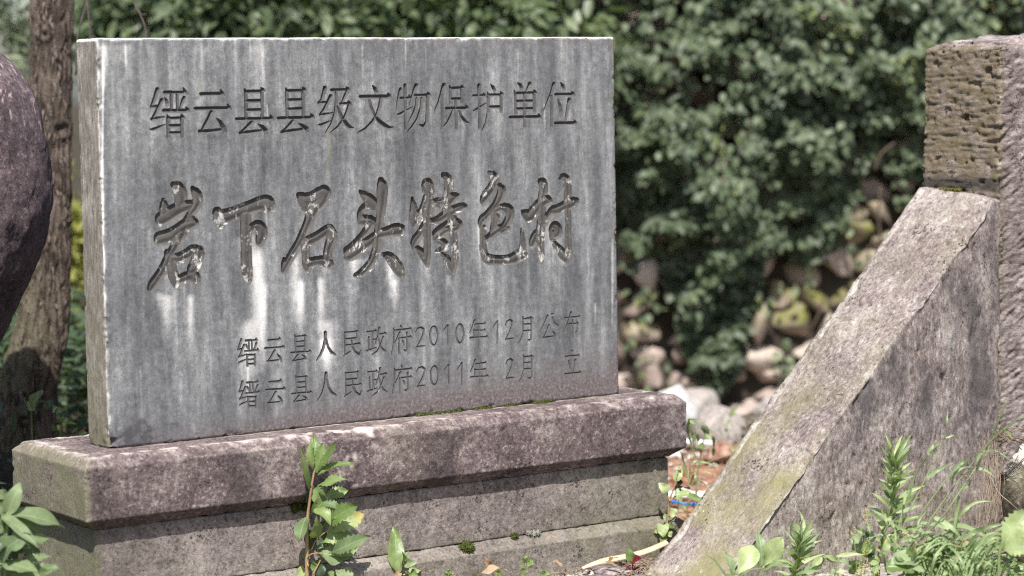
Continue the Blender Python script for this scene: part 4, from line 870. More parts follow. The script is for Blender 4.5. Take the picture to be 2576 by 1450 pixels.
def build_tree():
    base = at(55, 1110, TY)
    t = empty("tree", (base.x, TY, gz(base.x, TY)))
    tag(t, "slender brown tree with fissured bark standing behind the boulder", "tree")
    rows = [(1300, 40, 215), (1150, 50, 185), (1090, 56, 168), (1000, 66, 152), (900, 88, 143), (800, 112, 128), (700, 121, 112), (600, 126, 104), (480, 128, 100), (300, 128, 101), (100, 131, 104), (0, 132, 104), (-200, 137, 104), (-500, 146, 98), (-1000, 160, 88), (-1600, 150, 74), (-2200, 165, 60), (-2800, 150, 40)]
    rows = rows[::-1]
    vv = np.array([q[0] for q in rows], float)
    zz = np.array([at(q[1], q[0], TY).z for q in rows]); xx = np.array([at(q[1], q[0], TY).x for q in rows]); rr = np.array([q[2] for q in rows]) * .5 * TY / 6083
    z = np.concatenate([np.arange(zz.min(), 1.5, .006), np.arange(1.5, zz.max(), .05)])
    o = np.argsort(zz)
    x = np.interp(z, zz[o], xx[o]); r = np.interp(z, zz[o], rr[o])
    for _ in range(12): x[1:-1] = (x[:-2] + 2 * x[1:-1] + x[2:]) / 4; r[1:-1] = (r[:-2] + 2 * r[1:-1] + r[2:]) / 4
    m = 150; ph = np.linspace(0, 2 * math.pi, m + 1)[:-1]
    Zz, Ph = np.meshgrid(z, ph, indexing='ij')
    Rr = r[:, None] * (1 + .06 * np.cos(3 * Ph + 1 + Zz * .7) + .05 * np.cos(5 * Ph + 2 - Zz))
    V = np.stack([x[:, None] + Rr * np.cos(Ph), TY + Rr * np.sin(Ph), Zz], -1).reshape(-1, 3)
    Dn = np.stack([np.cos(Ph), np.sin(Ph), 0 * Ph], -1).reshape(-1, 3)
    a = 1 - np.abs(fbm(V, (46, 46, 9), 3, 200)) * 2.2
    pl = fbm(V, (60, 60, 20), 3, 203)
    d = -.006 * np.clip(a, 0, 1) ** 2 + .0035 * pl + .004 * fbm(V, 8, 3, 204)
    for (u, v, s) in ((122, 88, .022), (160, 325, .03), (178, 545, .012), (75, 1045, .018)):
        c = at(u, v, TY); dx = np.sqrt((V[:, 0] - c.x) ** 2 + ((V[:, 2] - c.z) * 1.25) ** 2); f = (Dn[:, 1] < .4)
        d = d + f * (.009 * np.exp(-(dx / s) ** 2) - .02 * np.exp(-(dx / (s * .35)) ** 2) + .003 * np.sin(dx / s * 9) * np.exp(-(dx / s / 1.3) ** 2))
    V = V + Dn * d[:, None]
    I = np.arange(len(z) * m).reshape(len(z), m); J = np.roll(I, -1, 1)
    F = np.stack([I[:-1], J[:-1], J[1:], I[1:]], -1).reshape(-1, 4)
    mk = np.zeros((len(V), 4)); mk[:, 0] = np.clip(a, 0, 1) ** 3; mk[:, 1] = sst(.75, .3, V[:, 2]) * np.clip(.6 - Dn[:, 0] * .6, 0, 1)
    loc = np.array(tuple(t.location))
    np_mesh("trunk", V - loc, F, MT['bark'], t, mk)
    # loose bark flakes
    B = Acc()
    for k in range(420):
        i = rs.randint(0, int(np.searchsorted(z, 1.45))) ; p = rs.uniform(math.pi * 1.02, math.pi * 1.98)
        c = np.array([x[i] + r[i] * math.cos(p) * 1.0, TY + r[i] * math.sin(p) * 1.0, z[i]]); n = np.array([math.cos(p), math.sin(p), 0])
        L = rs.uniform(.008, .03)
        B.leaf(c + n * .001, c + n * rs.uniform(.002, .007) + np.array([rs.normal() * .002, 0, -L if k % 2 else L]), rs.uniform(.002, .006), n, .05, -.2, 'lance', 4)
    tr = [q for q in t.children if q.name.startswith("trunk")][0]
    fl = B.build("flakes", MT['barkflake'], t)
    with bpy.context.temp_override(active_object=tr, object=tr, selected_objects=[tr, fl], selected_editable_objects=[tr, fl]):
        bpy.ops.object.join()
    # limbs and crown above the picture
    A = Acc(); tips = []
    top = np.array([x[-1], TY, z[-1]])
    for k in range(9):
        i = np.searchsorted(z, 2.3 + k * .2); i = min(i, len(z) - 1)
        an = k * 2.4 + .5; L = rs.uniform(.6, 1.0)
        p0 = np.array([x[i], TY, z[i]]); dd = np.array([math.cos(an), .35 + .8 * abs(math.sin(an)), .55])
        p1 = p0 + dd * L * .5 + [0, 0, .05]; p2 = p0 + dd * L
        A.tube(spline([p0, p1, p2], 4), np.linspace(.02, .005, 9), 7); tips += [p1, p2, (p1 + p2) / 2]
    A.build("limbs", MT['bark'], t)
    tips = np.array(tips); n = 2600
    c = tips[rs.randint(0, len(tips), n)] + rs.normal(size=(n, 3)) * .16
    V, F, Am = many_leaves(c, rs.normal(size=(n, 3)) + [0, 0, -.3], rs.normal(size=(n, 3)) + [0, -.3, 1], rs.uniform(.05, .08, n), rs.uniform(.015, .025, n))
    np_mesh("crown", V - loc, F, MT['leaf_shrub'], t, Am)
    # thin bare twigs hanging from the limbs
    for pts in (((222, -260), (214, -60), (219, 0), (203, 60), (193, 110), (190, 190)), ((214, -200), (220, -40), (221, 20), (225, 60), (229, 130), (228, 220)), ((300, -240), (322, -60), (335, 0), (352, 35), (365, 70), (371, 120), (373, 180))):
        T = Acc(); P = spline([at(u, v, 6.0) for u, v in pts], 6)
        T.tube(P, np.linspace(.0034, .0022, len(P)), 6)
        if pts[0][0] == 300:
            T.tube([at(338, 4, 6.0), at(341, 22, 5.99), at(350, 36, 5.99)], .0012, 5); T.tube([at(352, 34, 6.0), at(362, 38, 5.99), at(369, 35, 5.99)], .001, 5)
        T.build("twig", MT['twig'], t)
    return t
MT['barkflake'] = plain("bark_flake", (.09, .068, .055), (.24, .19, .155), 60, .95)
MT['twig'] = plain("grey_twig", (.05, .04, .036), (.12, .1, .09), 60, .9)
MT['leaf_shrub'] = leaf_mat("shrub_leaf", (.055, .085, .036), (.16, .205, .1), (.18, .23, .12), None, .4, .3, .5)
MT['leaf_ivy'] = leaf_mat("ivy_leaf", (.036, .056, .03), (.13, .172, .09), (.15, .18, .11), (.34, .37, .1), .48, .22, .4)
MT['leaf_willow'] = leaf_mat("willow_leaf", (.15, .19, .11), (.34, .38, .26), (.3, .35, .22), None, .4, .35, .5)
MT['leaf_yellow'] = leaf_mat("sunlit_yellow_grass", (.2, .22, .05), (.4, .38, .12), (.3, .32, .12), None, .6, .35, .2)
TREE = build_tree()

# ---- rubble wall
WY = 9.2
def build_wall():
    w = empty("rubble_stone_wall", (1.6, WY, 0))
    tag(w, "dry rubble retaining wall of pinkish stones under the ivy", "wall")
    z = -.34; Vs, Fs, Ms, n0 = [], [], [], 0
    nu, nv = 18, 12
    th = np.linspace(0, math.pi, nv); ph = np.linspace(0, 2 * math.pi, nu + 1)[:-1]
    T, Ph = np.meshgrid(th, ph, indexing='ij')
    D = np.stack([np.sin(T) * np.cos(Ph), np.sin(T) * np.sin(Ph), np.cos(T)], -1).reshape(-1, 3)
    I = np.arange(nu * nv).reshape(nv, nu); J = np.roll(I, -1, 1)
    Fq = np.stack([I[:-1], I[1:], J[1:], J[:-1]], -1).reshape(-1, 4)
    rw = np.random.RandomState(3)
    while z < 2.25:
        h = rw.uniform(.08, .15); x = -1.4 + rw.uniform(-.1, .1)
        while x < 4.6:
            ww = rw.uniform(.08, .2)
            c = np.array([x + ww / 2 + rw.normal() * .008, WY + .09 + rw.normal() * .025, z + h / 2 + rw.normal() * .02])
            q = np.sign(D) * np.abs(D) ** rw.uniform(.55, .85)
            n = 1 + .2 * fbm(D + rw.uniform(-50, 50, 3), 1.5, 3, 7)
            V = q * n[:, None]
            for kk in range(11):
                pl_ = rw.normal(size=3); pl_ /= np.linalg.norm(pl_); V = V - np.clip(V @ pl_ - rw.uniform(.42, .75), 0, None)[:, None] * pl_ * .9
            V = V * np.array([ww * .72, .14, h * .76])
            a = rw.normal() * .22; ca, sa = math.cos(a), math.sin(a)
            V = np.stack([V[:, 0] * ca - V[:, 2] * sa, V[:, 1], V[:, 0] * sa + V[:, 2] * ca], -1) + c
            m = np.zeros((len(V), 4)); m[:, 2] = np.clip(rw.normal(.5, .28), 0, 1)
            mo = 0
            for (u, v, s) in ((2190, 590, .13), (1990, 790, .16), (2080, 760, .14), (1600, 830, .05)):
                p = at(u, v, WY); mo = max(mo, math.exp(-((c[0] - p.x) / s) ** 2 - ((c[2] - p.z) / s / .8) ** 2))
            m[:, 3] = np.clip(mo * 1.3 * sst(-.3, .5, D[:, 2] - D[:, 1] * .3), 0, 1)
            Vs.append(V); Fs.append(Fq + n0); Ms.append(m); n0 += len(V)
            x += ww + .004
        z += h
    loc = np.array([1.6, WY, 0])
    np_mesh("stones", np.concatenate(Vs) - loc, np.concatenate(Fs), MT['wall'], w, np.concatenate(Ms))
    V, F, N = block(lines(-1.4, 4.6, .05, .4), lines(WY + .05, WY + 1.2, .05, .4), lines(-.4, 2.22, .05, .3), .05)
    V[:, 1] += .02 * pn(V, 3, 5)
    np_mesh("earth_core", V - loc, F, MT['wallback'], w)
    return w
WALL = build_wall()

# ---- ivy: hangs over the wall, thick above, one long tongue reaching the ground
def ivy_edge(u):
    return np.interp(u, [-400, 1000, 1560, 1600, 1640, 1690, 1720, 1760, 1820, 1870, 1905, 1935, 1990, 2050, 2120, 2160, 2230, 2330, 2700, 3400], [600, 600, 575, 590, 640, 690, 800, 940, 990, 960, 820, 660, 610, 650, 640, 480, 430, 560, 640, 600])
def build_ivy():
    o = empty("ivy", (1.7, WY, 0.3)); tag(o, "dark green ivy mass hanging over the rubble wall", "ivy", kind='stuff')
    r = np.random.RandomState(21)
    n = 190000
    x = r.uniform(-1.2, 4.4, n); z = r.uniform(-.2, 2.5, n)
    P = np.stack([x, np.full(n, WY), z], -1)
    # plate coordinates of the wall plane, used to trace the ivy's lower edge
    u = 1288 + (x / WY) * 6083 + 20; v = 725 - ((z - CAM_H) / WY + PITCH) * 6083 + .0172 * (u - 1288) * -1
    dens = fbm(P, (3.6, 1, 4.4), 4, 61)
    e = ivy_edge(u) + 40 * pn(P, (9, 1, 9), 62)
    over = (e - v)
    bulge = np.clip(over / 450, 0, 1) ** 1.1 * .26 + .11 * np.clip(dens, -.7, 1) * np.clip(over / 200, .1, 1) + .13 * fbm(P, (8.5, 1, 13), 3, 69) + .04
    hole = np.exp(-((u - 2230) / 75) ** 2 - ((v - 450) / 95) ** 2) + .8 * np.exp(-((u - 1790) / 40) ** 2 - ((v - 215) / 45) ** 2) + .9 * np.exp(-((u - 1575) / 45) ** 2 - ((v - 210) / 120) ** 2) + .6 * np.exp(-((u - 2150) / 60) ** 2 - ((v - 170) / 50) ** 2)
    keep = (over > 0) & (r.rand(n) < np.clip(.8 + .9 * fbm(P, (7, 1, 10), 3, 63) + .4 * dens - hole * .9, 0.12, 1)) & ((r.rand(n) < .55) | (over < 500))
    # sprigs on the bare stones
    for (uu, vv, ru, rv, pr) in ((1640, 755, 50, 40, .13), (1620, 870, 70, 26, .09), (1640, 940, 14, 60, .16), (1700, 950, 12, 60, .14), (2010, 700, 60, 22, .08), (1925, 740, 36, 60, .12), (1990, 900, 26, 60, .1), (1590, 640, 30, 60, .1), (2110, 590, 60, 60, .07), (2180, 650, 30, 60, .04)):
        keep |= (((u - uu) / ru) ** 2 + ((v - vv) / rv) ** 2 < 1) & (r.rand(n) < pr)
    sprig = keep & (over <= 0)
    idx = np.where(keep)[0]
    bb = np.where(sprig, .05, bulge)[idx]
    dp = r.rand(len(idx)) ** .3
    P = P[idx]; P[:, 1] = WY - .02 - bb * dp
    m = len(idx)
    D = np.stack([r.normal(size=m) * .55, -.35 + r.normal(size=m) * .25, -.75 + r.normal(size=m) * .35], -1)
    N = np.stack([r.normal(size=m) * .45, -.9 + r.normal(size=m) * .25, .55 + r.normal(size=m) * .45], -1)
    cl = pn(P, 5.5, 66)
    rnd = np.clip(.45 + .5 * cl + r.normal(size=m) * .22, 0, 1)
    yl = np.clip(sst(.25, .6, pn(P, 4.0, 68)) * (r.rand(m) < .5) + sprig[idx] * .7 * (r.rand(m) < .6), 0, 1)
    sz = r.uniform(.022, .042, m)
    V, F, A = many_leaves(P, D, N, sz, sz * r.uniform(.75, 1.0, m), .28, rnd, yl, .1)
    loc = np.array(tuple(o.location))
    np_mesh("leaves", V - loc, F, MT['leaf_ivy'], o, A)['kind'] = 'stuff'
    T = Acc()
    for (pts, rad) in ((((1640, 230), (1690, 215), (1750, 195)), .006), (((1700, 330), (1725, 300), (1740, 270)), .005), (((2040, 830), (2060, 790), (2075, 745)), .004), (((2170, 760), (2180, 680), (2185, 620)), .004), (((2200, 430), (2215, 390), (2250, 360)), .005), (((1860, 410), (1880, 330), (1900, 300)), .004), (((2225, 640), (2210, 560), (2215, 470)), .005)):
        T.tube(spline([at(a, b, WY - .3) for a, b in pts], 4), rad, 6)
    T.build("vine_stems", MT['vine'], o)
    return o
MT['vine'] = plain("vine_stem", (.05, .037, .026), (.12, .09, .062), 40, .9)
IVY = build_ivy()

# ---- shrubs behind the tablet
def shrub(name, label, cat, c, rad, n, mat, size, seed, stems=5, aspect=.5, group=None, clump=.28, up=.3):
    r = np.random.RandomState(seed)
    c = np.array(c, float); rad = np.array(rad, float)
    o = empty(name, (c[0], c[1], gz(c[0], c[1]))); tag(o, label, cat, group)
    loc = np.array(tuple(o.location))
    k = max(8, int(n / 55)); d = r.normal(size=(k, 3)); d /= np.linalg.norm(d, axis=1)[:, None]
    cc = c + d * rad * (r.rand(k, 1) ** .45)
    P = cc[r.randint(0, k, n)] + r.normal(size=(n, 3)) * rad.min() * clump * .5
    out = (P - c) / rad
    D = out * .5 + r.normal(size=(n, 3)) * .5 + [0, -.1, -.25]; N = out * .5 + r.normal(size=(n, 3)) * .4 + [0, -.4, up + .4]
    rnd = np.clip(.5 + .4 * pn(P, 4, seed) + r.normal(size=n) * .2, 0, 1)
    s = size * r.uniform(.7, 1.25, n)
    V, F, A = many_leaves(P, D, N, s, s * aspect, .25, rnd, None, .1)
    np_mesh("foliage", V - loc, F, mat, o, A)
    T = Acc()
    for i in range(stems):
        a = cc[r.randint(0, k)]; b = np.array([c[0] + r.normal() * .06, c[1] + r.normal() * .06, loc[2] - .03])
        T.tube(spline([b, (a + b) / 2 + r.normal(size=3) * .08, a], 4), np.linspace(.014, .004, 9), 6)
    T.build("stems", MT['vine'], o)
    return o
shrub("shrub", "pale leafy willow bush at the upper left corner behind the tree", "shrub", (-2.15, 8.9, 1.25), (.55, .4, .62), 5200, MT['leaf_willow'], .075, 301, 6, .2)
shrub("shrub", "dense green bush directly above the tablet's left half", "shrub", (-.98, 8.75, 1.32), (.55, .35, .42), 4200, MT['leaf_shrub'], .075, 302, 6, .5, clump=.4)
shrub("shrub", "sunlit green bush behind the middle of the tablet", "shrub", (-.15, 8.6, 1.18), (.48, .3, .36), 3800, MT['leaf_shrub'], .07, 303, 6, .5, clump=.4)
shrub("shrub", "yellow green bush in the gap between tree and tablet", "shrub", (-1.6, 8.3, .48), (.42, .3, .33), 3600, MT['leaf_yellow'], .06, 304, 5, .35)
shrub("shrub", "tall dark bush farthest back above the tablet", "shrub", (-.75, 10.3, 1.55), (1.3, .4, .85), 9000, MT['leaf_shrub'], .08, 305, 8, .5, clump=.35)
# long grass arching down from the top of the wall
def tuft(name, label, cat, root, n, L, spread, mat, seed, width=.007, down=.8, lean=(0, -.3)):
    r = np.random.RandomState(seed); A = Acc(); root = np.array(tuple(root))
    o = empty(name, tuple(root)); tag(o, label, cat)
    for i in range(n):
        a = r.uniform(0, 6.28); l = L * r.uniform(.55, 1.1); d = np.array([math.cos(a) * spread + lean[0], math.sin(a) * spread + lean[1], 0])
        p0 = root + np.array([r.normal() * .03, r.normal() * .03, 0]); k = r.uniform(.4, 1.0) * down
        p1 = p0 + d * l * .35 + [0, 0, l * .5]; p2 = p0 + d * l * .75 + [0, 0, l * (.62 - .3 * k)]; p3 = p0 + d * l * 1.05 + [0, 0, l * (.5 - .95 * k)]
        A.ribbon([p0, p1, p2, p3], width * r.uniform(.7, 1.3), None, (0, -1, .6))
    A.build("blades", mat, o)
    return o
MT['grass_pale'] = leaf_mat("pale_long_grass", (.16, .19, .09), (.33, .36, .22), (.3, .34, .2), (.35, .25, .12), .45, .3, .4)
p = at(1400, -90, 8.7)
tuft("grass_tuft", "long pale grass arching down behind the tablet's upper right corner", "grass tuft", p, 90, .42, .42, MT['grass_pale'], 311, .012, 1.0, (-.05, -.1))
# ------------------------------------------------------------------ weeds, each traced as stem and leaves
ZN = {'P1': (0, 1600, 2.057), 'P2': (1000, 1700, 2.397), 'P3': (1700, 1900, 2.576), 'P4': (2500, 1480, 2.165), 'P5': (2700, 1950, 3.22), 'P6': (3400, 1600, 2.056), 'P7': (0, 1200, 2.418)}
MT['lf_weed'] = leaf_mat("weed_leaf", (.11, .175, .05), (.2, .27, .095), (.25, .31, .13), (.38, .34, .08), .4, .3, .45)
MT['lf_grey'] = leaf_mat("grey_green_leaf", (.18, .245, .12), (.29, .355, .195), (.33, .38, .24), (.4, .36, .12), .45, .28, .4)
MT['lf_sage'] = leaf_mat("sage_leaf", (.115, .165, .075), (.19, .245, .12), (.28, .34, .19), (.4, .36, .12), .5, .28, .3)
MT['lf_pale'] = leaf_mat("pale_leaf", (.25, .325, .13), (.38, .45, .22), (.42, .47, .3), (.45, .35, .1), .42, .32, .4)
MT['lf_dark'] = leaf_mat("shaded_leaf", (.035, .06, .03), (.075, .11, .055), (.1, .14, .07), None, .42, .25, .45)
MT['lf_red'] = leaf_mat("crimson_leaf", (.12, .008, .02), (.18, .015, .03), (.2, .03, .05), None, .35, .2, .5)
MT['lf_grass'] = leaf_mat("grass_blade", (.15, .22, .09), (.3, .375, .19), (.32, .4, .2), (.45, .28, .1), .42, .3, .45)
MT['lf_dry'] = leaf_mat("dry_leaf", (.24, .15, .085), (.42, .32, .22), (.3, .2, .12), None, .8, .2, .15)
MT['stem_g'] = plain("green_stem", (.12, .17, .06), (.22, .26, .12), 40, .6)
MT['stem_r'] = plain("reddish_stem", (.22, .12, .07), (.3, .24, .12), 30, .6)
MT['stem_c'] = plain("crimson_stem", (.1, .015, .02), (.2, .04, .04), 30, .5)
MT['straw'] = plain("dry_straw", (.12, .085, .06), (.32, .25, .18), 40, .85)
MT['bloom'] = plain("yellow_bud", (.34, .34, .1), (.55, .52, .22), 90, .7)
rp = random.Random(4); LW = 1.2
def zpt(zone, x, y, Y):
    x0, y0, k = ZN[zone]
    return at((x0 + x / k) / 1.590062, (y0 + y / k) / 1.590062, Y)
def zw(zone, w, Y): return w / ZN[zone][2] * Y / 9671.0
def weed(name, label, cat, zone, Y, stems, leaves, leafmat, stemmat, group=None, extra=None, dspread=.045, base=None):
    """stems [[(x, y, width)...]], leaves [(x0, y0, x1, y1, width, kind, {...})]"""
    if stems:
        b = zpt(zone, stems[0][0][0], stems[0][0][1], Y)
    else:
        b = zpt(zone, leaves[0][0], leaves[0][1], Y)
    if base is not None: b = zpt(zone, base[0], base[1], Y)
    g = gz(b.x, Y)
    o = empty(name, (b.x, Y, g)); tag(o, label, cat, group)
    if stems:
        S = Acc()
        for i, st in enumerate(stems):
            P = [zpt(zone, x, y, Y + (0.0 if i == 0 else rp.uniform(-.01, .01))) for x, y, w in st]; W = [zw(zone, w, Y) * .5 for x, y, w in st]
            if i == 0 and P[0].z > g: P = [Vector((P[0].x + (P[0].x - P[1].x) * .1, Y, g - .01))] + P; W = [W[0]] + W
            Q = spline(P, 4); t = np.linspace(0, 1, len(Q))
            S.tube(Q, np.interp(t, np.linspace(0, 1, len(W)), W), 7, rnd=rp.random())
        S.build("stem", stemmat, o)
    groups = {}
    for lf in leaves:
        x0, y0, x1, y1, w, kind = lf[:6]; kw = dict(lf[6]) if len(lf) > 6 else {}
        m = kw.pop('mat', leafmat); dy = kw.pop('dy', rp.uniform(-1, 1) * dspread)
        nr = kw.pop('nrm', (rp.uniform(-.5, .5), -1, rp.uniform(.1, .9)))
        kw.setdefault('curl', rp.uniform(-.02, .14)); kw.setdefault('fold', rp.uniform(.15, .4)); kw.setdefault('side', rp.uniform(-.04, .04)); kw.setdefault('wave', .8)
        groups.setdefault(m, Acc()).leaf(zpt(zone, x0, y0, Y + kw.pop('dy0', 0)), zpt(zone, x1, y1, Y + dy), zw(zone, w, Y) * LW, nr, kind=kind, rnd=rp.random(), **kw)
    for i, (m, A) in enumerate(groups.items()): A.build("leaves", MT[m], o)
    if extra: extra(o)
    return o

S_ = 'serr'
weed("weed", "tallest serrated green weed with a reddish stem in front of the plinth", "weed", 'P2', 4.80,
 [[(546, 1450, 42), (546, 1200, 40), (545, 1000, 36), (556, 850, 32), (570, 750, 28), (586, 620, 24), (606, 500, 22), (625, 400, 16)], [(560, 1360, 18), (545, 1300, 16), (570, 1250, 14), (640, 1230, 13), (700, 1245, 10)], [(575, 1085, 12), (640, 1040, 10), (720, 960, 8)], [(590, 1200, 14), (640, 1100, 12), (760, 1000, 9)], [(690, 1230, 12), (740, 1130, 12), (840, 1020, 8)], [(600, 1440, 20), (650, 1350, 14), (700, 1240, 10)]],
 [(620, 430, 615, 80, 105, S_, dict(nrm=(.2, -1, .3))), (610, 450, 597, 125, 80, S_), (640, 460, 718, 168, 120, S_, dict(nrm=(-.3, -1, .2))), (650, 440, 825, 160, 90, S_), (650, 480, 1000, 380, 85, S_, dict(curl=.16, nrm=(-.2, -.7, 1))), (660, 470, 985, 360, 60, S_, dict(nrm=(.1, -.5, 1), dy=.05)), (570, 630, 465, 175, 58, 'lance', dict(side=-.05, nrm=(.7, -1, .2))),
  (650, 590, 943, 525, 115, S_, dict(nrm=(0, -.8, 1))), (620, 740, 700, 570, 145, 'ovate', dict(nrm=(.5, -1, -.2), fold=-.3)), (720, 690, 945, 632, 125, S_, dict(nrm=(0, -1, .6))), (585, 830, 735, 650, 120, 'ovate', dict(nrm=(.6, -1, .1), curl=.2)), (690, 740, 860, 800, 110, S_, dict(nrm=(.2, -1, .9), mat='lf_sage')), (640, 800, 775, 960, 125, 'ovate', dict(nrm=(.3, -1, .8), curl=.2, dy=-.03)),
  (715, 960, 1045, 760, 185, S_, dict(nrm=(-.1, -1, .5), dy=-.04)), (735, 900, 940, 765, 110, S_, dict(dy=-.02)), (535, 890, 470, 1130, 130, 'ovate', dict(nrm=(-.5, -1, .6), mat='lf_sage')), (585, 1085, 640, 880, 120, S_), (590, 1060, 720, 920, 110, S_, dict(mat='lf_dark')), (740, 1040, 1100, 850, 190, S_, dict(nrm=(.1, -1, .6), mat='lf_pale', ext=.8)), (700, 1130, 960, 1040, 150, S_, dict(nrm=(0, -1, .5))),
  (600, 1210, 800, 990, 110, S_, dict(mat='lf_dark')), (780, 1225, 1155, 1065, 165, S_, dict(nrm=(0, -1, .7), dy=-.04, mat='lf_sage')), (760, 1240, 1060, 1130, 130, S_, dict(dy=.03)), (640, 1250, 990, 1290, 215, 'ovate', dict(nrm=(0, -1, .9), curl=.12, mat='lf_sage', wave=1.6)), (560, 1295, 495, 1195, 60, 'ovate', dict(mat='lf_sage')), (600, 1400, 665, 1290, 80, 'ovate'), (450, 1460, 515, 1345, 80, 'ovate', dict(mat='lf_pale', ext=.5)), (820, 1390, 1000, 1480, 150, S_, dict(mat='lf_sage')),
  (640, 1470, 720, 1330, 110, S_, dict(mat='lf_dark')), (760, 1400, 800, 1470, 60, S_), (560, 1010, 640, 1210, 120, 'ovate', dict(mat='lf_dark', dy=.04)), (600, 640, 530, 740, 70, 'ovate', dict(mat='lf_dark', dy=.04)), (610, 560, 560, 640, 70, 'ovate', dict(mat='lf_dark', dy=.04))],
 'lf_weed', MT['stem_r'])
weed("weed", "small weed with one upright spear leaf against the plinth base", "weed", 'P2', 4.93,
 [[(1415, 1470, 18), (1440, 1400, 16), (1470, 1320, 10), (1480, 1260, 8)]],
 [(1395, 1400, 1375, 962, 150, 'lance', dict(nrm=(.2, -1, .4), fold=.3)), (1420, 1430, 1470, 1230, 75, 'lance', dict(mat='lf_pale')), (1475, 1310, 1455, 1210, 40, 'lance'), (1475, 1300, 1525, 1212, 40, 'serr'), (1485, 1310, 1600, 1330, 85, 'ovate', dict(mat='lf_grey')), (1470, 1440, 1640, 1390, 75, 'serr', dict(mat='lf_pale')), (1430, 1440, 1300, 1435, 80, 'ovate', dict(mat='lf_dry')), (1425, 1410, 1400, 1480, 60, 'ovate', dict(mat='lf_dry')), (1540, 1420, 1620, 1460, 70, 'ovate')],
 'lf_weed', MT['stem_r'])
def sprout(label, x, y, pts, Y=5.0, zone='P3', mat='lf_weed', stem=None):
    weed("sprout", label, "sprout", zone, Y, [stem or [(x, y + 25, 9), (x, y - 20, 7), (x + 2, y - 45, 5)]], [(a, b, c, d, w, 'ovate') for a, b, c, d, w in pts], mat, MT['stem_g'], dspread=.01)
sprout("tiny seedling at the plinth base left of the standing dry leaf", 240, 1035, [(240, 1010, 275, 975, 40), (238, 1010, 205, 998, 28), (240, 1025, 305, 1015, 26), (236, 1028, 178, 1030, 26), (242, 1000, 240, 965, 28)])
sprout("bushy four tiered seedling before the plinth base's middle", 1030, 1020, [(1040, 900, 1000, 858, 46), (1045, 890, 1028, 828, 44), (1058, 905, 1112, 880, 52), (1050, 925, 1125, 915, 46), (1060, 880, 1075, 838, 40), (1030, 960, 963, 935, 26), (1025, 975, 985, 965, 26), (1060, 945, 1112, 955, 20), (1020, 1010, 1065, 985, 30), (1010, 1015, 975, 1035, 30)], stem=[(1015, 1050, 14), (1030, 960, 12), (1048, 880, 8)])
sprout("tiny seedling right of the four tiered seedling", 1235, 1030, [(1232, 1020, 1275, 1000, 36), (1230, 1015, 1212, 975, 32), (1235, 1030, 1285, 1025, 34), (1228, 1030, 1180, 1015, 26)])
sprout("tiny seedling beside the flat dry leaf at the picture's lower edge", 755, 1030, [(752, 1015, 800, 990, 40), (750, 1010, 755, 970, 36), (748, 1020, 712, 1008, 30), (756, 1030, 800, 1035, 30)])
weed("seedling", "seedling with one green and one crimson leaf on the grit", "seedling", 'P3', 5.13, [[(2142, 1060, 14), (2138, 980, 13), (2134, 890, 10)]],
 [(2133, 895, 2085, 742, 88, 'ovate', dict(mat='lf_weed')), (2138, 900, 2228, 858, 95, 'ovate', dict(nrm=(0, -1, .9), dy=-.02)), (2132, 985, 2028, 930, 18, 'lance'), (2140, 985, 2232, 940, 18, 'lance'), (2142, 1000, 2195, 1050, 48, 'ovate', dict(mat='lf_dry')), (2130, 900, 2080, 850, 14, 'lance')], 'lf_red', MT['stem_c'], dspread=.01)

# left: big soft leaves beside the plinth's end
weed("weed", "large leaved weed crowding the plinth's left end", "weed", 'P1', 4.42,
 [[(40, 1560, 30), (50, 1300, 26), (60, 1050, 22), (62, 930, 14)]],
 [(55, 950, 172, 672, 130, 'lance', dict(nrm=(.3, -1, .2), dy=.02)), (55, 945, 535, 1060, 175, 'lance', dict(nrm=(0, -.7, 1), curl=.1, dy=.05)), (5, 950, 318, 1230, 105, 'lance', dict(nrm=(.3, -.8, .8), curl=.1, dy=-.05)), (110, 1000, 330, 1120, 150, 'ovate', dict(nrm=(.1, -1, .6), dy=.06)), (-40, 800, 82, 772, 75, 'ovate', dict(dy=.04)), (0, 1330, 265, 1110, 190, 'lobed', dict(nrm=(0, -1, .7), dy=-.04)), (110, 1350, 450, 1290, 95, 'serr', dict(nrm=(0, -.7, 1), dy=.03)), (200, 1440, 498, 1378, 120, 'serr', dict(nrm=(0, -.7, 1), dy=0)), (190, 1165, 412, 1140, 85, 'serr', dict(dy=.03)), (-20, 1340, 320, 1425, 130, 'lobed', dict(nrm=(0, -.8, 1), dy=-.06)),
  (-40, 1000, 70, 1090, 110, 'ovate'), (60, 1120, -10, 1260, 120, 'ovate', dict(mat='lf_dark')), (90, 1150, 250, 1220, 130, 'ovate', dict(dy=.03)), (60, 1200, 140, 1320, 120, 'ovate', dict(mat='lf_dark', dy=.05)), (120, 1230, 330, 1250, 110, 'lobed', dict(dy=.06, mat='lf_dark')), (-40, 1180, 60, 1060, 120, 'ovate'), (150, 1380, 330, 1470, 130, 'ovate'), (20, 1440, 190, 1490, 140, 'lobed'), (-60, 900, 40, 880, 90, 'ovate', dict(mat='lf_dark', dy=.05)), (-20, 1450, 90, 1390, 100, 'lobed'), (300, 1450, 430, 1420, 80, 'serr'), (-60, 860, 100, 960, 110, 'lance')],
 'lf_sage', MT['stem_g'])
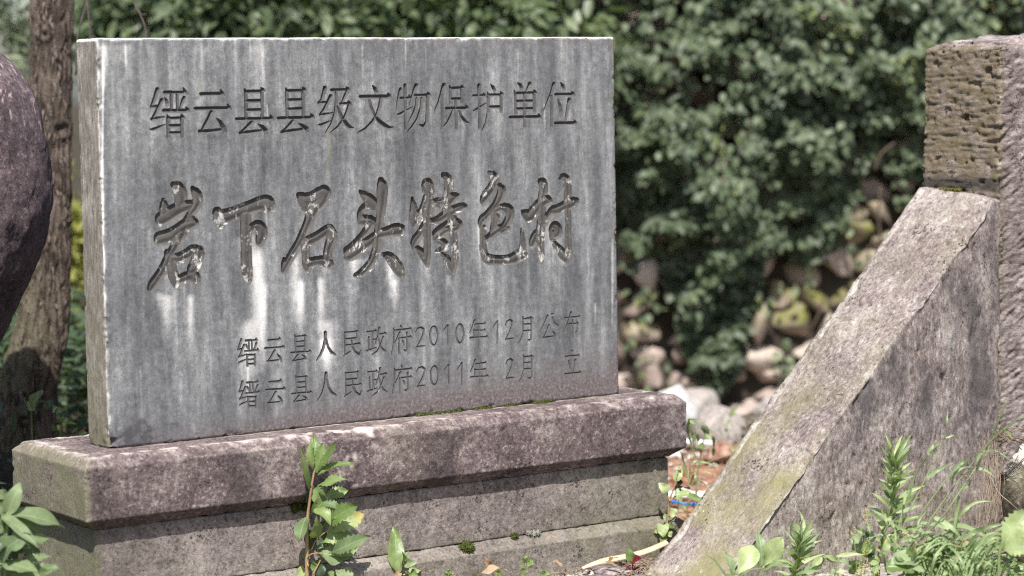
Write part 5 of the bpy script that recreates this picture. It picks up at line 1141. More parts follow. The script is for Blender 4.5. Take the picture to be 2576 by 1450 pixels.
# climbing plant between plinth and brace
weed("vine", "slender climbing vine with heart shaped leaves between plinth and brace stone", "vine", 'P4', 5.32,
 [[(350, 1470, 24), (362, 1380, 22), (375, 1250, 18), (385, 1130, 16), (415, 1050, 14), (440, 960, 11), (460, 880, 8)], [(388, 1140, 12), (372, 1090, 10), (368, 1055, 8)], [(390, 1140, 12), (420, 1105, 10), (440, 1090, 8)], [(375, 1300, 9), (395, 1260, 7)]],
 [(432, 965, 492, 830, 66, 'ovate', dict(mat='lf_pale')), (470, 870, 480, 825, 26, 'ovate', dict(mat='lf_pale')), (375, 1062, 288, 980, 80, 'ovate', dict(mat='lf_pale')), (425, 1090, 575, 1070, 95, 'ovate', dict(nrm=(0, -.7, 1), mat='lf_pale')), (545, 1075, 692, 1140, 50, 'lance', dict(dy=-.03)), (450, 960, 445, 1065, 75, 'ovate', dict(mat='lf_dark', dy=.06)), (480, 1030, 570, 1040, 60, 'ovate', dict(mat='lf_dark', dy=.06)), (385, 1255, 455, 1212, 75, 'ovate', dict(mat='lf_pale')), (330, 1345, 325, 1450, 118, 'heart', dict(nrm=(0, -1, .4), mat='lf_pale', fold=.2)), (350, 1310, 345, 1238, 28, 'lance'), (362, 1340, 432, 1375, 46, 'ovate'), (378, 1400, 400, 1450, 50, 'ovate', dict(mat='lf_pale')), (300, 1410, 218, 1390, 36, 'lance'), (340, 1450, 300, 1490, 60, 'ovate')],
 'lf_weed', MT['stem_r'], dspread=.02)
# broad ovate leaves before the brace
weed("weed", "weed with broad pale ovate leaves in front of the brace stone", "weed", 'P5', 4.78,
 [[(1100, 1200, 24), (1120, 1090, 20), (1130, 1010, 14)]],
 [(1105, 1020, 1058, 545, 145, 'lance', dict(nrm=(.4, -1, .2))), (1150, 1010, 1385, 642, 215, 'obov', dict(nrm=(-.2, -1, .3), mat='lf_pale', dy=-.02)), (1150, 1060, 1482, 1020, 150, 'ovate', dict(nrm=(0, -.6, 1), dy=-.05)), (1110, 1050, 1120, 720, 70, 'lance', dict(dy=.03)), (1120, 1040, 1330, 930, 60, 'lance', dict(dy=.04, mat='lf_pale'))], 'lf_grey', MT['stem_g'])
weed("weed", "weed with one round pale leaf left of the broad ovate leaves", "weed", 'P5', 4.74,
 [[(790, 1240, 20), (800, 1150, 18), (815, 1110, 12)]],
 [(815, 1130, 1010, 745, 245, 'obov', dict(nrm=(-.1, -1, .3), mat='lf_pale')), (745, 1150, 628, 795, 105, 'lance', dict(nrm=(.7, -1, .2))), (655, 1150, 425, 880, 55, 'lance'), (830, 1150, 1110, 1045, 60, 'lance', dict(nrm=(0, -.5, 1))), (770, 1150, 728, 1000, 60, 'lance'), (640, 1190, 820, 1130, 80, 'ovate', dict(mat='lf_pale'))], 'lf_grey', MT['stem_g'])
def fleabane(label, zone, Y, path, n, seed, l0, l1, w, mat, right=.35, droop=0.2):
    r = random.Random(seed); lv = []
    P = np.array(path, float)
    for i in range(n):
        t = (i / n) ** .85
        x = np.interp(t, np.linspace(0, 1, len(P)), P[:, 0]); y = np.interp(t, np.linspace(0, 1, len(P)), P[:, 1])
        L = l0 + (l1 - l0) * t; L *= r.uniform(.75, 1.15)
        a = i * 2.4; sx = math.sin(a) + right; up = -(.35 + .75 * t ** 1.3) + droop * (1 - t)
        lv.append((x, y, x + sx * L * (1 - .55 * t), y + up * L * (1 - .15 * abs(sx)), w * (1 - .35 * t), 'lance', dict(dy=math.cos(a) * L * .0002, nrm=(r.uniform(-.4, .4), -.8, .8), curl=r.uniform(.05, .2), fold=.3, mat=r.choice((mat, 'lf_pale', 'lf_weed')))))
    return weed("weed", label, "weed", zone, Y, [[(x, y, 26 - 16 * i / len(path)) for i, (x, y) in enumerate(path)]], lv, mat, MT['stem_g'])
fleabane("short bushy weed with narrow leaves right of the broad ovate leaves", 'P5', 4.73, [(1520, 1240), (1540, 1100), (1580, 900), (1620, 760), (1640, 680)], 40, 401, 400, 330, 66, 'lf_grey', .25, .0)
fleabane("tall bushy weed with narrow leaves against the brace stone", 'P6', 4.70, [(240, 1240), (300, 1040), (330, 900), (345, 760), (350, 600), (365, 500)], 46, 402, 330, 260, 42, 'lf_grey', .3, .05)
def flower_spikes(zone, Y, spikes):
    def f(o):
        A = Acc(); r = random.Random(9)
        for (x0, y0, x1, y1, w) in spikes:
            L = math.hypot(x1 - x0, y1 - y0); n = int(L / 4.2)
            for i in range(n):
                t = r.random(); x = x0 + (x1 - x0) * t; y = y0 + (y1 - y0) * t
                ww = w * (1 - .6 * t); a = r.uniform(0, 6.28)
                c = np.array(zpt(zone, x + math.cos(a) * ww * .5, y + r.uniform(-4, 4), Y + math.sin(a) * zw(zone, ww * .5, Y)))
                s = zw(zone, r.uniform(7, 12), Y) * .5
                V = np.array([(1, 0, 0), (-1, 0, 0), (0, 1, 0), (0, -1, 0), (0, 0, 1.3), (0, 0, -1.3)]) * s + c
                A.add(V, [(0, 2, 4, 4), (2, 1, 4, 4), (1, 3, 4, 4), (3, 0, 4, 4), (2, 0, 5, 5), (1, 2, 5, 5), (3, 1, 5, 5), (0, 3, 5, 5)], [(0, t, r.random(), 0)] * 6)
        A.build("flowers", MT['bloom'], o)
    return f
weed("weed", "flowering weed with yellowish bud spikes before the brace stone", "weed", 'P6', 4.66,
 [[(90, 1500, 12), (100, 1300, 10), (110, 1150, 9), (140, 1000, 7), (135, 910, 4)], [(120, 1500, 9), (130, 1300, 8), (160, 1130, 4)], [(60, 1480, 9), (40, 1200, 7), (10, 1080, 4)]],
 [(110, 1200, 30, 1240, 110, 'ovate'), (100, 1250, 200, 1190, 120, 'ovate', dict(mat='lf_weed')), (90, 1180, 20, 1120, 90, 'ovate'), (120, 1150, 190, 1090, 100, 'ovate', dict(mat='lf_dark', dy=.03)), (150, 1330, 245, 1320, 95, 'ovate', dict(mat='lf_pale')), (80, 1350, -20, 1380, 90, 'ovate', dict(mat='lf_weed')), (140, 1300, 180, 1200, 100, 'ovate', dict(mat='lf_dark', dy=.03)), (115, 1100, 60, 1060, 50, 'ovate'), (150, 1020, 165, 1100, 30, 'lance'), (170, 1400, 260, 1380, 90, 'ovate'), (-120, 1290, 120, 1275, 35, 'lance', dict(mat='lf_pale')), (10, 1330, 60, 1420, 90, 'ovate', dict(mat='lf_pale'))],
 'lf_grey', MT['stem_g'], extra=flower_spikes('P6', 4.64, [(140, 1020, 120, 900, 62), (150, 990, 175, 980, 20), (80, 1440, 160, 1125, 62), (60, 1120, 40, 1050, 50), (10, 1110, -10, 1070, 40), (180, 1450, 190, 1360, 70), (60, 1460, 90, 1360, 70), (120, 1460, 130, 1350, 60), (215, 1460, 230, 1390, 50)]))
weed("weed", "low weed with thin pale leaves between the short bushy weed and the bud spikes", "weed", 'P5', 4.70, [[(2050, 1220, 20), (2070, 1080, 18), (2085, 940, 14)]],
 [(2080, 950, 1905, 880, 70, 'lance', dict(mat='lf_pale')), (2090, 940, 2085, 870, 40, 'lance'), (2100, 950, 2335, 1030, 60, 'lance'), (1900, 900, 1740, 1020, 90, 'lance', dict(mat='lf_pale', dy=.0, dy0=.0)), (2070, 960, 1900, 890, 50, 'lance'), (2120, 1040, 2180, 1160, 60, 'lance', dict(mat='lf_pale')), (2060, 1060, 1990, 1130, 60, 'ovate'), (2240, 1060, 2340, 1120, 60, 'ovate')], 'lf_grey', MT['stem_g'])
# grasses
def grass(label, zone, Y, culms, blades, seed=1, root=(640, 1420), fill=0):
    r = random.Random(seed); b = zpt(zone, root[0], root[1], Y); g = gz(b.x, Y)
    o = empty("grass_tuft", (b.x, Y, g)); tag(o, label, "grass tuft")
    S = Acc(); A = Acc()
    for c in culms:
        P = [zpt(zone, x, y, Y + .02 * math.sin(i + len(c))) for i, (x, y, w) in enumerate(c)]
        if P[0].z < g + .12: P = [Vector((P[0].x - (P[1].x - P[0].x) * .3, Y, g))] + P
        W = [c[0][2]] * (len(P) - len(c)) + [q[2] for q in c]
        Q = spline(P, 5); S.tube(Q, np.interp(np.linspace(0, 1, len(Q)), np.linspace(0, 1, len(W)), [zw(zone, w, Y) * .5 for w in W]), 6)
    for bl in blades:
        *pts, w = bl[:-1] if isinstance(bl[-1], dict) else bl
        kw = bl[-1] if isinstance(bl[-1], dict) else {}
        dy = [r.uniform(-.03, .03) for _ in pts]
        A.ribbon([zpt(zone, x, y, Y + d) for (x, y), d in zip(pts, dy)], zw(zone, w, Y), r.random(), (r.uniform(-.3, .3), -1, r.uniform(.2, 1.0)), kw.get('ext', 0.0))
    for i in range(fill):
        x = root[0] + r.gauss(0, 150); p0 = (x, root[1] + r.uniform(-20, 60)); L = r.uniform(160, 480); s = r.choice((-1, 1, 1, 1)); k = r.uniform(.3, 1.1)
        pts = [p0, (x + s * L * .25 * k, p0[1] - L * .5), (x + s * L * .7 * k, p0[1] - L * .75), (x + s * L * 1.15 * k, p0[1] - L * (.85 - .4 * k))]
        A.ribbon([zpt(zone, a, b_, Y + r.uniform(-.05, .06)) for a, b_ in pts], zw(zone, r.uniform(14, 30), Y), r.random(), (r.uniform(-.4, .4), -1, .7), 1.0 if r.random() < .12 else 0.0)
    if S.V: S.build("culms", MT['stem_g'], o)
    A.build("blades", MT['lf_grass'], o)
    return o
grass("tall arching grass clump with leaning stalks in front of the brace stone", 'P6', 4.62,
 [[(380, 1130, 14), (430, 920, 13), (470, 760, 12), (560, 580, 12), (640, 455, 16), (720, 370, 8)], [(480, 930, 10), (620, 650, 12), (700, 480, 11), (760, 340, 9), (790, 310, 7)], [(480, 1100, 10), (640, 860, 10), (740, 720, 10), (835, 600, 9)], [(540, 1190, 12), (700, 1030, 14), (800, 910, 14), (900, 760, 14), (1035, 560, 13), (1090, 470, 11), (1150, 340, 12), (1220, 170, 12), (1290, 0, 8)], [(620, 1040, 11), (840, 735, 11), (1000, 530, 10), (1150, 345, 10), (1290, 225, 9), (1440, 120, 6)], [(850, 1210, 9), (865, 1060, 9), (895, 880, 8), (905, 690, 5)]],
 [((630, 640), (720, 580), (850, 510), 34), ((835, 598), (920, 520), (1020, 445), 34), ((838, 700), (850, 620), (930, 560), (1035, 555), 26), ((1035, 560), (1110, 580), (1195, 640), 30), ((640, 455), (680, 390), (730, 345), 34), ((800, 310), (795, 190), (805, 70), 24), ((790, 315), (830, 300), (862, 288), 16), ((862, 1050), (880, 900), (895, 780), 34), ((850, 1010), (950, 900), (1050, 840), (1195, 832), 30), ((560, 1010), (700, 1030), (830, 1070), (960, 1095), 36), ((690, 965), (770, 1010), (870, 1085), (965, 1215), 52), ((420, 1170), (550, 1130), (640, 1090), (760, 1080), 36), ((240, 1280), (350, 1225), (500, 1222), (640, 1250), (770, 1285), 40), ((930, 1150), (1020, 1090), (1150, 1045), (1320, 1010), 46), ((800, 1260), (980, 1190), (1150, 1120), (1310, 1000), 48), ((845, 1035), (950, 1045), (1100, 1120), (1265, 1255), 46), ((590, 1240), (660, 1180), (745, 1120), 62), ((560, 1240), (700, 1240), (900, 1235), (1195, 1205), 40), ((790, 1275), (950, 1275), (1100, 1330), (1240, 1460), 56), ((940, 1230), (1060, 1260), (1140, 1310), (1210, 1390), 46), ((380, 1040), (440, 1070), (495, 1112), 36, dict(ext=1.0)), ((270, 905), (320, 980), (360, 1040), (402, 1090), 42), ((265, 905), (290, 980), (312, 1050), 36), ((370, 1260), (368, 1130), (380, 1000), 30), ((770, 1010), (870, 980), (900, 1080), (940, 1200), 26, dict(ext=1.0)), ((1040, 510), (1090, 430), (1160, 420), 26, dict(ext=.6)), ((900, 740), (980, 700), (970, 630), (920, 625), 18, dict(ext=1.0)), ((1260, 230), (1300, 270), (1340, 330), 24, dict(ext=.7)), ((1090, 430), (1180, 415), (1280, 470), (1350, 525), 16), ((600, 1090), (560, 1010), (640, 900), 22), ((480, 830), (500, 740), (540, 600), 24), ((440, 860), (460, 760), (480, 680), 26)],
 3, (690, 1400), 64)
grass("low grass tuft at the lower right beside the creeping herbs", 'P6', 4.55, [], [((1000, 1420), (1080, 1300), (1200, 1240), (1380, 1230), 34), ((1050, 1430), (1150, 1330), (1290, 1290), 30), ((900, 1430), (940, 1330), (1010, 1250), 30), ((850, 1440), (930, 1390), (1060, 1380), (1180, 1440), 40)], 5, (980, 1460), 44)
weed("weed", "dock weed with a broad brown edged leaf under the grass clump", "weed", 'P6', 4.58, [[(420, 1520, 26), (440, 1430, 22), (460, 1390, 14)]],
 [(360, 1345, 615, 1300, 165, 'ovate', dict(nrm=(0, -.7, 1), mat='lf_grey')), (500, 1370, 725, 1415, 190, 'ovate', dict(nrm=(0, -.8, 1), ext=.75, mat='lf_grey')), (290, 1375, 528, 1420, 140, 'ovate', dict(nrm=(0, -.7, 1))), (780, 1380, 850, 1490, 95, 'ovate'), (560, 1440, 420, 1500, 120, 'ovate'), (300, 1240, 300, 1140, 55, 'ovate', dict(mat='lf_pale', ext=.6)), (500, 1300, 530, 1190, 60, 'ovate', dict(mat='lf_pale', ext=.6))], 'lf_weed', MT['stem_g'])
weed("weed", "spiny edged pale thistle leaf at the right picture edge", "weed", 'P6', 4.5, [[(1225, 1330, 24), (1250, 1210, 20), (1275, 1150, 14)]], [(1255, 1200, 1470, 890, 200, 'serr', dict(nrm=(-.3, -1, .3), mat='lf_pale')), (1260, 1230, 1520, 1180, 150, 'serr', dict(mat='lf_pale')), (1300, 1250, 1480, 1260, 90, 'serr', dict(mat='lf_dry'))], 'lf_pale', MT['stem_g'])
# dry strands hanging at the pillar's foot
def build_straw():
    r = random.Random(8); b = zpt('P6', 1150, 1150, 5.0)
    o = empty("dry_grass", (b.x, 5.0, gz(b.x, 5.0))); tag(o, "tangle of dry brown grass hanging between brace stone and mossy rock", "dry grass")
    A = Acc()
    for i in range(34):
        x0 = r.gauss(1165, 35); y0 = r.uniform(250, 470); x1 = r.gauss(1130, 55); y1 = r.uniform(850, 1180)
        A.tube(spline([zpt('P6', x0, y0, 5.08 + r.uniform(-.03, .03)), zpt('P6', (x0 + x1) / 2 + r.gauss(0, 45), (y0 + y1) / 2, 5.02 + r.uniform(-.04, .03)), zpt('P6', x1, y1, 4.99 + r.uniform(-.05, .04))], 4), zw('P6', r.uniform(3, 6), 5) * .5, 4)
    for i in range(26):
        x0 = r.uniform(1140, 1230); y0 = r.uniform(240, 420); x1 = r.uniform(1250, 1480); y1 = r.uniform(180, 420)
        A.tube(spline([zpt('P6', x0, y0, 5.06), zpt('P6', (x0 + x1) / 2, (y0 + y1) / 2 - r.uniform(-20, 50), 5.03), zpt('P6', x1, y1, 5.05 + r.uniform(-.04, .06))], 4), zw('P6', r.uniform(4, 8), 5) * .5, 4)
    A.tube(spline([zpt('P6', 1160, 640, 5.0), zpt('P6', 1220, 760, 4.97), zpt('P6', 1320, 850, 4.96), zpt('P6', 1420, 940, 4.98)], 5), zw('P6', 9, 5) * .5, 5)
    A.build("strands", MT['straw'], o)
build_straw()
# creeping herbs lower right: one mass
def herbs(name, label, cat, boxes, n, mat, size, seed, Yr, kind='stuff', aspect=.75):
    r = np.random.RandomState(seed); Ps = []
    for (x0, x1, y0, y1) in boxes:
        q = np.stack([r.uniform(x0, x1, n), r.uniform(*Yr, n), r.rand(n)], -1); q[:, 2] = y0 + (y1 - y0) * q[:, 2] ** 1.3; Ps.append(q)
    P = np.concatenate(Ps); m = len(P)
    P[:, 2] += np.array([gz(a, b) for a, b in P[:, :2]])
    D = r.normal(size=(m, 3)) * [1, 1, .35] + [0, -.3, .15]; N = r.normal(size=(m, 3)) * .35 + [0, -.35, 1]
    s = size * r.uniform(.6, 1.3, m)
    V, F, A = many_leaves(P, D, N, s, s * aspect, .2, np.clip(r.normal(.5, .25, m), 0, 1), (r.rand(m) < .06) * 1.0)
    o = np_mesh(name, V, F, mat, None, A)
    return tag(o, label, cat, kind=kind)
herbs("creeping_herbs", "mass of tiny leaved creeping herbs in the lower right corner", "herbs", [(.78, 1.5, .0, .075), (.95, 1.6, .05, .12), (.5, 1.2, 0, .05)], 1500, MT['lf_weed'], .016, 501, (4.35, 4.95))
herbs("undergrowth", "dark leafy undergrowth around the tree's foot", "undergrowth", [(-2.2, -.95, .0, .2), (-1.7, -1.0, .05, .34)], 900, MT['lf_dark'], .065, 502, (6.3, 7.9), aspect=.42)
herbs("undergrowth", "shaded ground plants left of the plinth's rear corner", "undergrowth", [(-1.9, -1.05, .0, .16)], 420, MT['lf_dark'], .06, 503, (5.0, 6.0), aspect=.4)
# leafy plants just behind the plinth's left end
weed("weed", "broad leaved seedling on the dark rock behind the plinth", "weed", 'P7', 5.6, [[(305, 1160, 14), (303, 1060, 12), (298, 1030, 9)]], [(300, 1040, 415, 872, 120, 'lance', dict(mat='lf_grey')), (300, 1040, 262, 980, 50, 'lance', dict(mat='lf_grey')), (285, 1020, 342, 1070, 70, 'ovate', dict(mat='lf_grey')), (330, 1030, 430, 1105, 26, 'lance', dict(mat='lf_dark')), (450, 1060, 520, 970, 90, 'ovate', dict(mat='lf_dark'))], 'lf_dark', MT['stem_g'], dspread=.02)
weed("weed", "bright yellow green seedling catching sun behind the plinth's left end", "weed", 'P7', 5.75, [[(585, 1340, 14), (600, 1230, 12), (605, 1180, 8)]], [(605, 1180, 540, 1090, 22, 'lance', dict(mat='lf_pale')), (605, 1180, 665, 1150, 50, 'ovate', dict(mat='lf_pale')), (605, 1175, 610, 1120, 46, 'ovate', dict(mat='lf_pale')), (610, 1170, 755, 1212, 26, 'lance', dict(mat='lf_pale')), (590, 1250, 640, 1320, 40, 'lance'), (690, 1290, 760, 1230, 22, 'lance'), (545, 1260, 500, 1200, 50, 'ovate'), (510, 1080, 560, 1040, 60, 'ovate', dict(mat='lf_grey')), (540, 1080, 625, 1060, 60, 'ovate', dict(mat='lf_grey')), (740, 1310, 840, 1240, 26, 'lance', dict(mat='lf_dry')), (760, 1300, 845, 1290, 50, 'ovate', dict(mat='lf_pale'))], 'lf_weed', MT['stem_g'], dspread=.02)
r_ = random.Random(77)
lv = []
for i in range(46):
    x = r_.uniform(560, 830); y = r_.uniform(700, 1320); L = r_.uniform(90, 190); s = r_.choice((-1, 1))
    lv.append((x, y, x + s * L * r_.uniform(.2, 1), y + L * r_.uniform(-.8, .5), r_.uniform(20, 58), 'lance', dict(mat=r_.choice(('lf_dark', 'lf_dark', 'lf_grey', 'lf_weed')), dy=r_.uniform(-.1, .1))))
weed("weed", "tangled broad leaved weeds in the gap between tree and tablet", "weed", 'P7', 6.5, [[(700, 1330, 12), (690, 1100, 10), (720, 800, 6)], [(620, 1330, 12), (640, 1000, 8), (600, 780, 5)]], lv, 'lf_dark', MT['stem_g'])
# wilted plants on the red earth
weed("weed", "wilted weed with drooping shrivelled leaves behind the plinth's right end", "weed", 'P4', 5.95, [[(615, 1000, 16), (640, 830, 16), (670, 650, 14), (705, 530, 12), (690, 470, 10), (655, 460, 8), (630, 500, 6)], [(600, 1000, 12), (590, 800, 11), (600, 640, 9), (605, 520, 6)], [(640, 830, 10), (800, 770, 9), (960, 710, 7), (1080, 560, 5)]],
 [(605, 510, 590, 620, 30, 'lance', dict(mat='lf_dark')), (700, 480, 720, 590, 36, 'lance', dict(mat='lf_dark')), (665, 470, 700, 560, 30, 'lance', dict(mat='lf_dark')), (600, 560, 580, 660, 26, 'lance', dict(mat='lf_dark')), (760, 570, 770, 680, 30, 'lance', dict(mat='lf_dark')), (770, 670, 760, 750, 30, 'lance', dict(mat='lf_dark')), (640, 560, 620, 640, 34, 'ovate', dict(mat='lf_pale')), (700, 560, 760, 620, 30, 'lance', dict(mat='lf_pale')), (600, 470, 545, 430, 30, 'lance', dict(mat='lf_pale')), (650, 640, 690, 690, 50, 'ovate'), (880, 790, 890, 830, 50, 'ovate', dict(mat='lf_weed'))], 'lf_weed', MT['stem_g'], dspread=.03)
grass("thin grass on the red earth beside the plinth", 'P4', 5.7, [[(535, 1290, 9), (548, 1000, 8), (570, 720, 6), (600, 520, 4)], [(460, 1230, 9), (465, 1120, 8)]],
 [((545, 930), (510, 800), (478, 700), 24), ((550, 940), (560, 860), (570, 800), 20), ((600, 810), (680, 800), (830, 840), 22), ((560, 1000), (600, 900), (640, 870), 22), ((560, 420), (545, 540), (620, 780), 26), ((590, 1000), (640, 970), (700, 1000), (742, 1065), 20), ((680, 880), (740, 900), (815, 945), 18), ((915, 645), (935, 700), (958, 750), 20), ((430, 1000), (450, 1090), (520, 1180), 40), ((460, 1190), (520, 1190), (585, 1130), 36), ((540, 430), (620, 440), (690, 520), 22), ((555, 450), (600, 560), (620, 700), 18), ((700, 505), (760, 520), (810, 520), 12)], 6, (545, 1290), 0)
weed("seedling", "lone seedling standing in front of the rounded pale rock", "seedling", 'P4', 7.0, [[(890, 540, 8), (885, 470, 7), (905, 410, 5)]], [(905, 410, 978, 312, 40, 'lance', dict(mat='lf_weed')), (885, 490, 862, 430, 26, 'lance', dict(mat='lf_pale')), (880, 500, 870, 540, 20, 'lance', dict(mat='lf_dark'))], 'lf_weed', MT['stem_g'], dspread=.01)
# ------------------------------------------------------------------ small things lying about
MT['pvc'] = plain("white_plastic_pipe", (.74, .73, .71), (.8, .79, .78), 20, .45, .05)
MT['blue'] = plain("blue_hose_plastic", (.02, .16, .5), (.03, .2, .6), 20, .4, .05)
MT['bamboo'] = plain("dry_bamboo", (.42, .31, .2), (.62, .5, .36), 35, .75)
def lying(name, label, cat, pts, rad, mat, seg=10):
    A = Acc(); P = [Vector(p) for p in pts]; A.tube(spline(P, 5), rad, seg)
    c = sum(P, Vector()) / len(P)
    A.V = [v - np.array(tuple(c), np.float32) for v in A.V]
    o = A.build(name, mat); o.location = c
    return tag(o, label, cat)
z0 = .012
a, b = gp(1722, 1246, z0), gp(1800, 1247, z0)
lying("pipe", "white plastic pipe lying on the red earth nearest the plinth", "pipe", [a - (b - a) * 2.2, a, b, b + (b - a) * 4], .0105, MT['pvc'])
a, b, c = gp(1725, 1112, z0), gp(1788, 1116, z0), gp(1845, 1125, z0)
lying("pipe", "thin white plastic pipe farther back by the pale rock", "pipe", [a - (b - a) * 1.5, a, b, c], .008, MT['pvc'])
a, b = gp(1690, 1262, .01), gp(1765, 1268, .01)
lying("hose", "thin blue hose on the red earth in front of the white pipe", "hose", [a - (b - a) * 1.2 + Vector((0, .03, 0)), a, (a + b) / 2 + Vector((0, 0, -.004)), b, b + (b - a) * 2 + Vector((0, .08, 0))], .0034, MT['blue'])
# split bamboo strip: a curved trough of real thickness
def trough(name, label, cat, p0, p1, w, mat, arc=1.3, th=.003, n=26, seed=1):
    p0, p1 = np.array(tuple(p0)), np.array(tuple(p1)); d = p1 - p0; L = np.linalg.norm(d); d /= L
    s = np.cross(d, [0, 0, 1]); s /= np.linalg.norm(s); u = np.cross(s, d)
    V, F = [], []; m = 9
    for i in range(n + 1):
        t = i / n; ww = w * (.35 + .65 * min(1, t * 3.5)) * (1 - .25 * t * t)
        c = p0 + d * L * t + u * .006 * math.sin(t * 5 + seed)
        for rr in (1, 1 - th / (w * .5)):
            for k in range(m):
                a = (k / (m - 1) - .5) * 2 * arc
                V.append(c + s * math.sin(a) * ww * .5 * rr + u * (math.cos(a) * ww * .42 * rr - ww * .2))
    q = 2 * m
    for i in range(n):
        for k in range(m - 1):
            a0, b0 = i * q + k, (i + 1) * q + k
            F.append((a0, a0 + 1, b0 + 1, b0)); F.append((a0 + m, b0 + m, b0 + m + 1, a0 + m + 1))
        F.append((i * q, (i + 1) * q, (i + 1) * q + m, i * q + m)); F.append((i * q + m - 1, i * q + 2 * m - 1, (i + 1) * q + 2 * m - 1, (i + 1) * q + m - 1))
    c = (p0 + p1) / 2
    o = np_mesh(name, np.array(V) - c, np.array(F), mat); o.location = tuple(c)
    return tag(o, label, cat)
pa, pb = zpt('P3', 1615, 885, 5.16), zpt('P3', 2480, 690, 5.30)
pa.z = gz(pa.x, pa.y) + .012
trough("bamboo_strip", "long dry split bamboo strip leaning along the plinth base", "bamboo strip", pa, pb, .03, MT['bamboo'])
def dry_leaf(label, zone, Y, x0, y0, x1, y1, w, **kw):
    A = Acc(); p0, p1 = zpt(zone, x0, y0, Y), zpt(zone, x1, y1, Y - .01)
    A.leaf(p0, p1, zw(zone, w, Y), kw.get('nrm', (.2, -1, .4)), curl=kw.get('curl', .1), fold=kw.get('fold', .4), kind='lance', wave=2.0)
    c = (p0 + p1) / 2; A.V = [v - np.array(tuple(c), np.float32) for v in A.V]
    o = A.build("dry_leaf", MT['lf_dry']); o.location = c; tag(o, label, "dry leaf")
dry_leaf("dry brown leaf standing on end against the plinth base", 'P3', 5.02, 680, 985, 600, 832, 70, fold=.6)
dry_leaf("crumpled dry leaf lying flat under the standing dry leaf", 'P3', 4.98, 530, 1040, 850, 985, 110, nrm=(0, -.4, 1))
dry_leaf("curled brown leaf on the grit right of the tiny seedlings", 'P3', 5.08, 1320, 885, 1425, 950, 50, nrm=(0, -.6, 1))
dry_leaf("pale dry leaf fragment just below the bamboo strip", 'P3', 5.12, 1850, 890, 2030, 985, 34, nrm=(0, -.6, 1))
dry_leaf("brown dry leaf touching the middle of the bamboo strip", 'P3', 5.14, 1880, 905, 1985, 850, 50, nrm=(0, -.7, 1))
# needles and straw litter, grit: nobody could count them
def litter():
    r = random.Random(31); A = Acc()
    for i in range(420):
        if i < 300: p = zpt('P3', r.gauss(2260, 130), r.uniform(730, 960), 5.2); x, y = p.x, 5.16 + r.uniform(-.1, .1)
        else: x, y = r.uniform(-.1, .45), r.uniform(4.95, 5.25)
        z = gz(x, y) + r.uniform(.002, .014); a = r.uniform(0, 3.14); L = r.uniform(.015, .05)
        d = np.array([math.cos(a), math.sin(a) * .7, r.uniform(-.1, .25)]) * L
        A.tube([np.array([x, y, z]) - d / 2, np.array([x, y, z + .003]), np.array([x, y, z]) + d / 2], r.uniform(.0006, .0014), 4)
    o = A.build("straw_litter", MT['straw']); tag(o, "scattered pine needles and straw bits on the grit", "litter", kind='stuff')
litter()
def grit():
    r = np.random.RandomState(41); Vs, Fs, Ms, n0 = [], [], [], 0
    D = np.array([(1, 0, 0), (-1, 0, 0), (0, 1, 0), (0, -1, 0), (0, 0, 1), (0, 0, -1), (.6, .6, .5), (-.6, .6, .5), (.6, -.6, .5), (-.6, -.6, .5)], float)
    F8 = np.array([(4, 6, 2, 7), (4, 8, 0, 6), (4, 9, 3, 8), (4, 7, 1, 9), (6, 0, 5, 2), (8, 3, 5, 0), (9, 1, 5, 3), (7, 2, 5, 1)])
    n = 3600
    for i in range(n):
        if i < 2600: x, y, s = r.uniform(-.15, .62), r.uniform(4.86, 5.36), r.uniform(.0016, .0055) * (1 if r.rand() < .93 else 2.4)
        else: x, y, s = r.uniform(.3, 1.15), r.uniform(5.5, 7.9), r.uniform(.004, .014) * (1 if r.rand() < .9 else 2.2)
        V = D * (s * r.uniform(.7, 1.25, (10, 1))) * np.array([1, 1, .7]); a = r.uniform(0, 6.28); ca, sa = math.cos(a), math.sin(a)
        V = np.stack([V[:, 0] * ca - V[:, 1] * sa, V[:, 0] * sa + V[:, 1] * ca, V[:, 2]], -1)
        Vs.append(V + [x, y, 0]); Fs.append(F8 + n0); n0 += 10
        m = np.zeros((10, 4)); m[:, 2] = np.clip(r.normal(.55, .3), 0, 1); Ms.append(m)
    V = np.concatenate(Vs); c = V.reshape(-1, 10, 3).mean(1); z = ground_z(c[:, 0], c[:, 1]); V[:, 2] += np.repeat(z, 10) + .001
    o = np_mesh("grit", V, np.concatenate(Fs), MT['grit'], None, np.concatenate(Ms), smooth=False)
    tag(o, "pale stone chips strewn over the soil", "grit", kind='stuff')
MT['grit'] = rand_stone("stone_chips", (.22, .15, .11), (.55, .51, .46), 30)
grit()
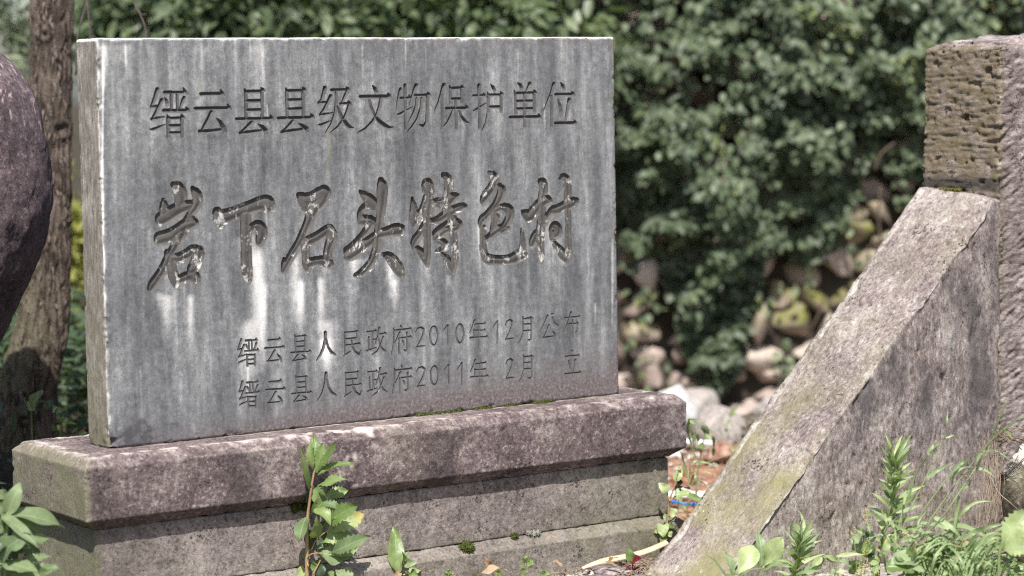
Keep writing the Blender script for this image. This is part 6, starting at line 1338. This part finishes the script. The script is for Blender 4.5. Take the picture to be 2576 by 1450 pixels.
# moss cushions
MT['moss'] = plain("moss_cushion", (.03, .045, .008), (.1, .115, .022), 140, .95, .8)
MT['lichen'] = plain("grey_lichen", (.22, .22, .18), (.42, .42, .36), 160, .95, .8)
def cushion(label, P, n, size, mat, seed, name="moss_cushion", cat="moss"):
    """P: centre spots (with radius); a cushion is a low dome bristling with short tips"""
    r = np.random.RandomState(seed); A = Acc(); c0 = np.array(tuple(P[0][0]))
    for (c, rad, up) in P:
        c = np.array(tuple(c)); up = np.array(up, float); up /= np.linalg.norm(up)
        d = r.normal(size=(n, 3)); d /= np.linalg.norm(d, axis=1)[:, None]
        d = np.where(((d @ up) < 0)[:, None], d - 2 * (d @ up)[:, None] * up, d)
        for q in d:
            b = c + q * rad * r.uniform(.55, .9) - up * rad * .45; t = b + (q * .7 + r.normal(size=3) * .4) * size
            s = np.cross(q, r.normal(size=3)); s *= size * .34 / (np.linalg.norm(s) + 1e-9); w = np.cross(q, s)
            A.add(np.array([b - s, b + s, b + w, t]) - c0, [(0, 1, 3, 3), (1, 2, 3, 3), (2, 0, 3, 3)], [(0, 0, r.rand(), 0)] * 4)
        k = 40; d = r.normal(size=(k, 3))
    # the dome under the tips
        th = np.linspace(0, math.pi, 8); ph = np.linspace(0, 2 * math.pi, 13)[:-1]
        T, Ph = np.meshgrid(th, ph, indexing='ij'); S = np.stack([np.sin(T) * np.cos(Ph), np.sin(T) * np.sin(Ph), np.cos(T)], -1).reshape(-1, 3) * rad * .82 - up * rad * .45
        I = np.arange(96).reshape(8, 12); J = np.roll(I, -1, 1)
        A.add(S + c - c0, np.stack([I[:-1], I[1:], J[1:], J[:-1]], -1).reshape(-1, 4), [(0, 0, .3, 0)] * 96)
    o = A.build(name, mat); o.location = tuple(c0); tag(o, label, cat)
    return o
def mon_pt(x, y, z):
    c, s = math.cos(YAW), math.sin(YAW)
    return Vector((MON.location.x + c * x - s * y, MON.location.y + s * x + c * y, z))
cushion("round green moss cushion on the plinth base's sloping ledge", [(mon_pt(.775, -.088, .068), .017, (0, -.5, 1))], 420, .008, MT['moss'], 601)
cushion("small dark moss cushion right of the round one on the plinth base", [(mon_pt(.905, -.08, .076), .008, (0, -.5, 1))], 150, .006, MT['moss'], 602)
cushion("pale grey lichen crust on the ledge beside two moss cushions", [(mon_pt(.955, -.08, .076), .008, (0, -.5, 1)), (mon_pt(.945, -.079, .078), .006, (0, -.5, 1)), (mon_pt(.965, -.082, .076), .006, (0, -.5, 1))], 110, .005, MT['lichen'], 603, "lichen_crust", "lichen")
cushion("longest strip of moss along the tablet's foot", [(mon_pt(.715 + .013 * i, -.004 + .002 * (i % 2), .3455), .0055 + .002 * (i % 3 == 0), (0, -.3, 1)) for i in range(9)], 70, .005, MT['moss'], 604)
cushion("short moss strip at the tablet's foot next to the longest one", [(mon_pt(.865 + .011 * i, -.003, .3455), .006, (0, -.3, 1)) for i in range(4)], 70, .005, MT['moss'], 605)
cushion("small moss tuft at the tablet's foot between two strips", [(mon_pt(.945 + .011 * i, -.003, .3455), .006, (0, -.3, 1)) for i in range(3)], 70, .005, MT['moss'], 606)
cushion("rightmost moss strip at the tablet's foot", [(mon_pt(1.02 + .011 * i, -.003, .3455), .0065, (0, -.3, 1)) for i in range(5)], 80, .005, MT['moss'], 607)
cushion("dark moss patch in the shade under the plinth cap", [(mon_pt(.365 + .012 * i, -.079, .196 + .004 * (i % 2)), .008, (0, -1, .1)) for i in range(4)], 90, .006, MT['moss'], 608)
cushion("yellow green moss on the ledge where the brace meets the pillar", [(BR0 + EL * .852 + EW * (.04 + .011 * i) + Vector((0, 0, .786)), .0045, (0, -.3, 1)) for i in range(6)], 60, .004, MT['mossy'] if 'mossy' in MT else plain("yellow_moss", (.1, .095, .015), (.2, .18, .04), 140, .95, .8), 609)
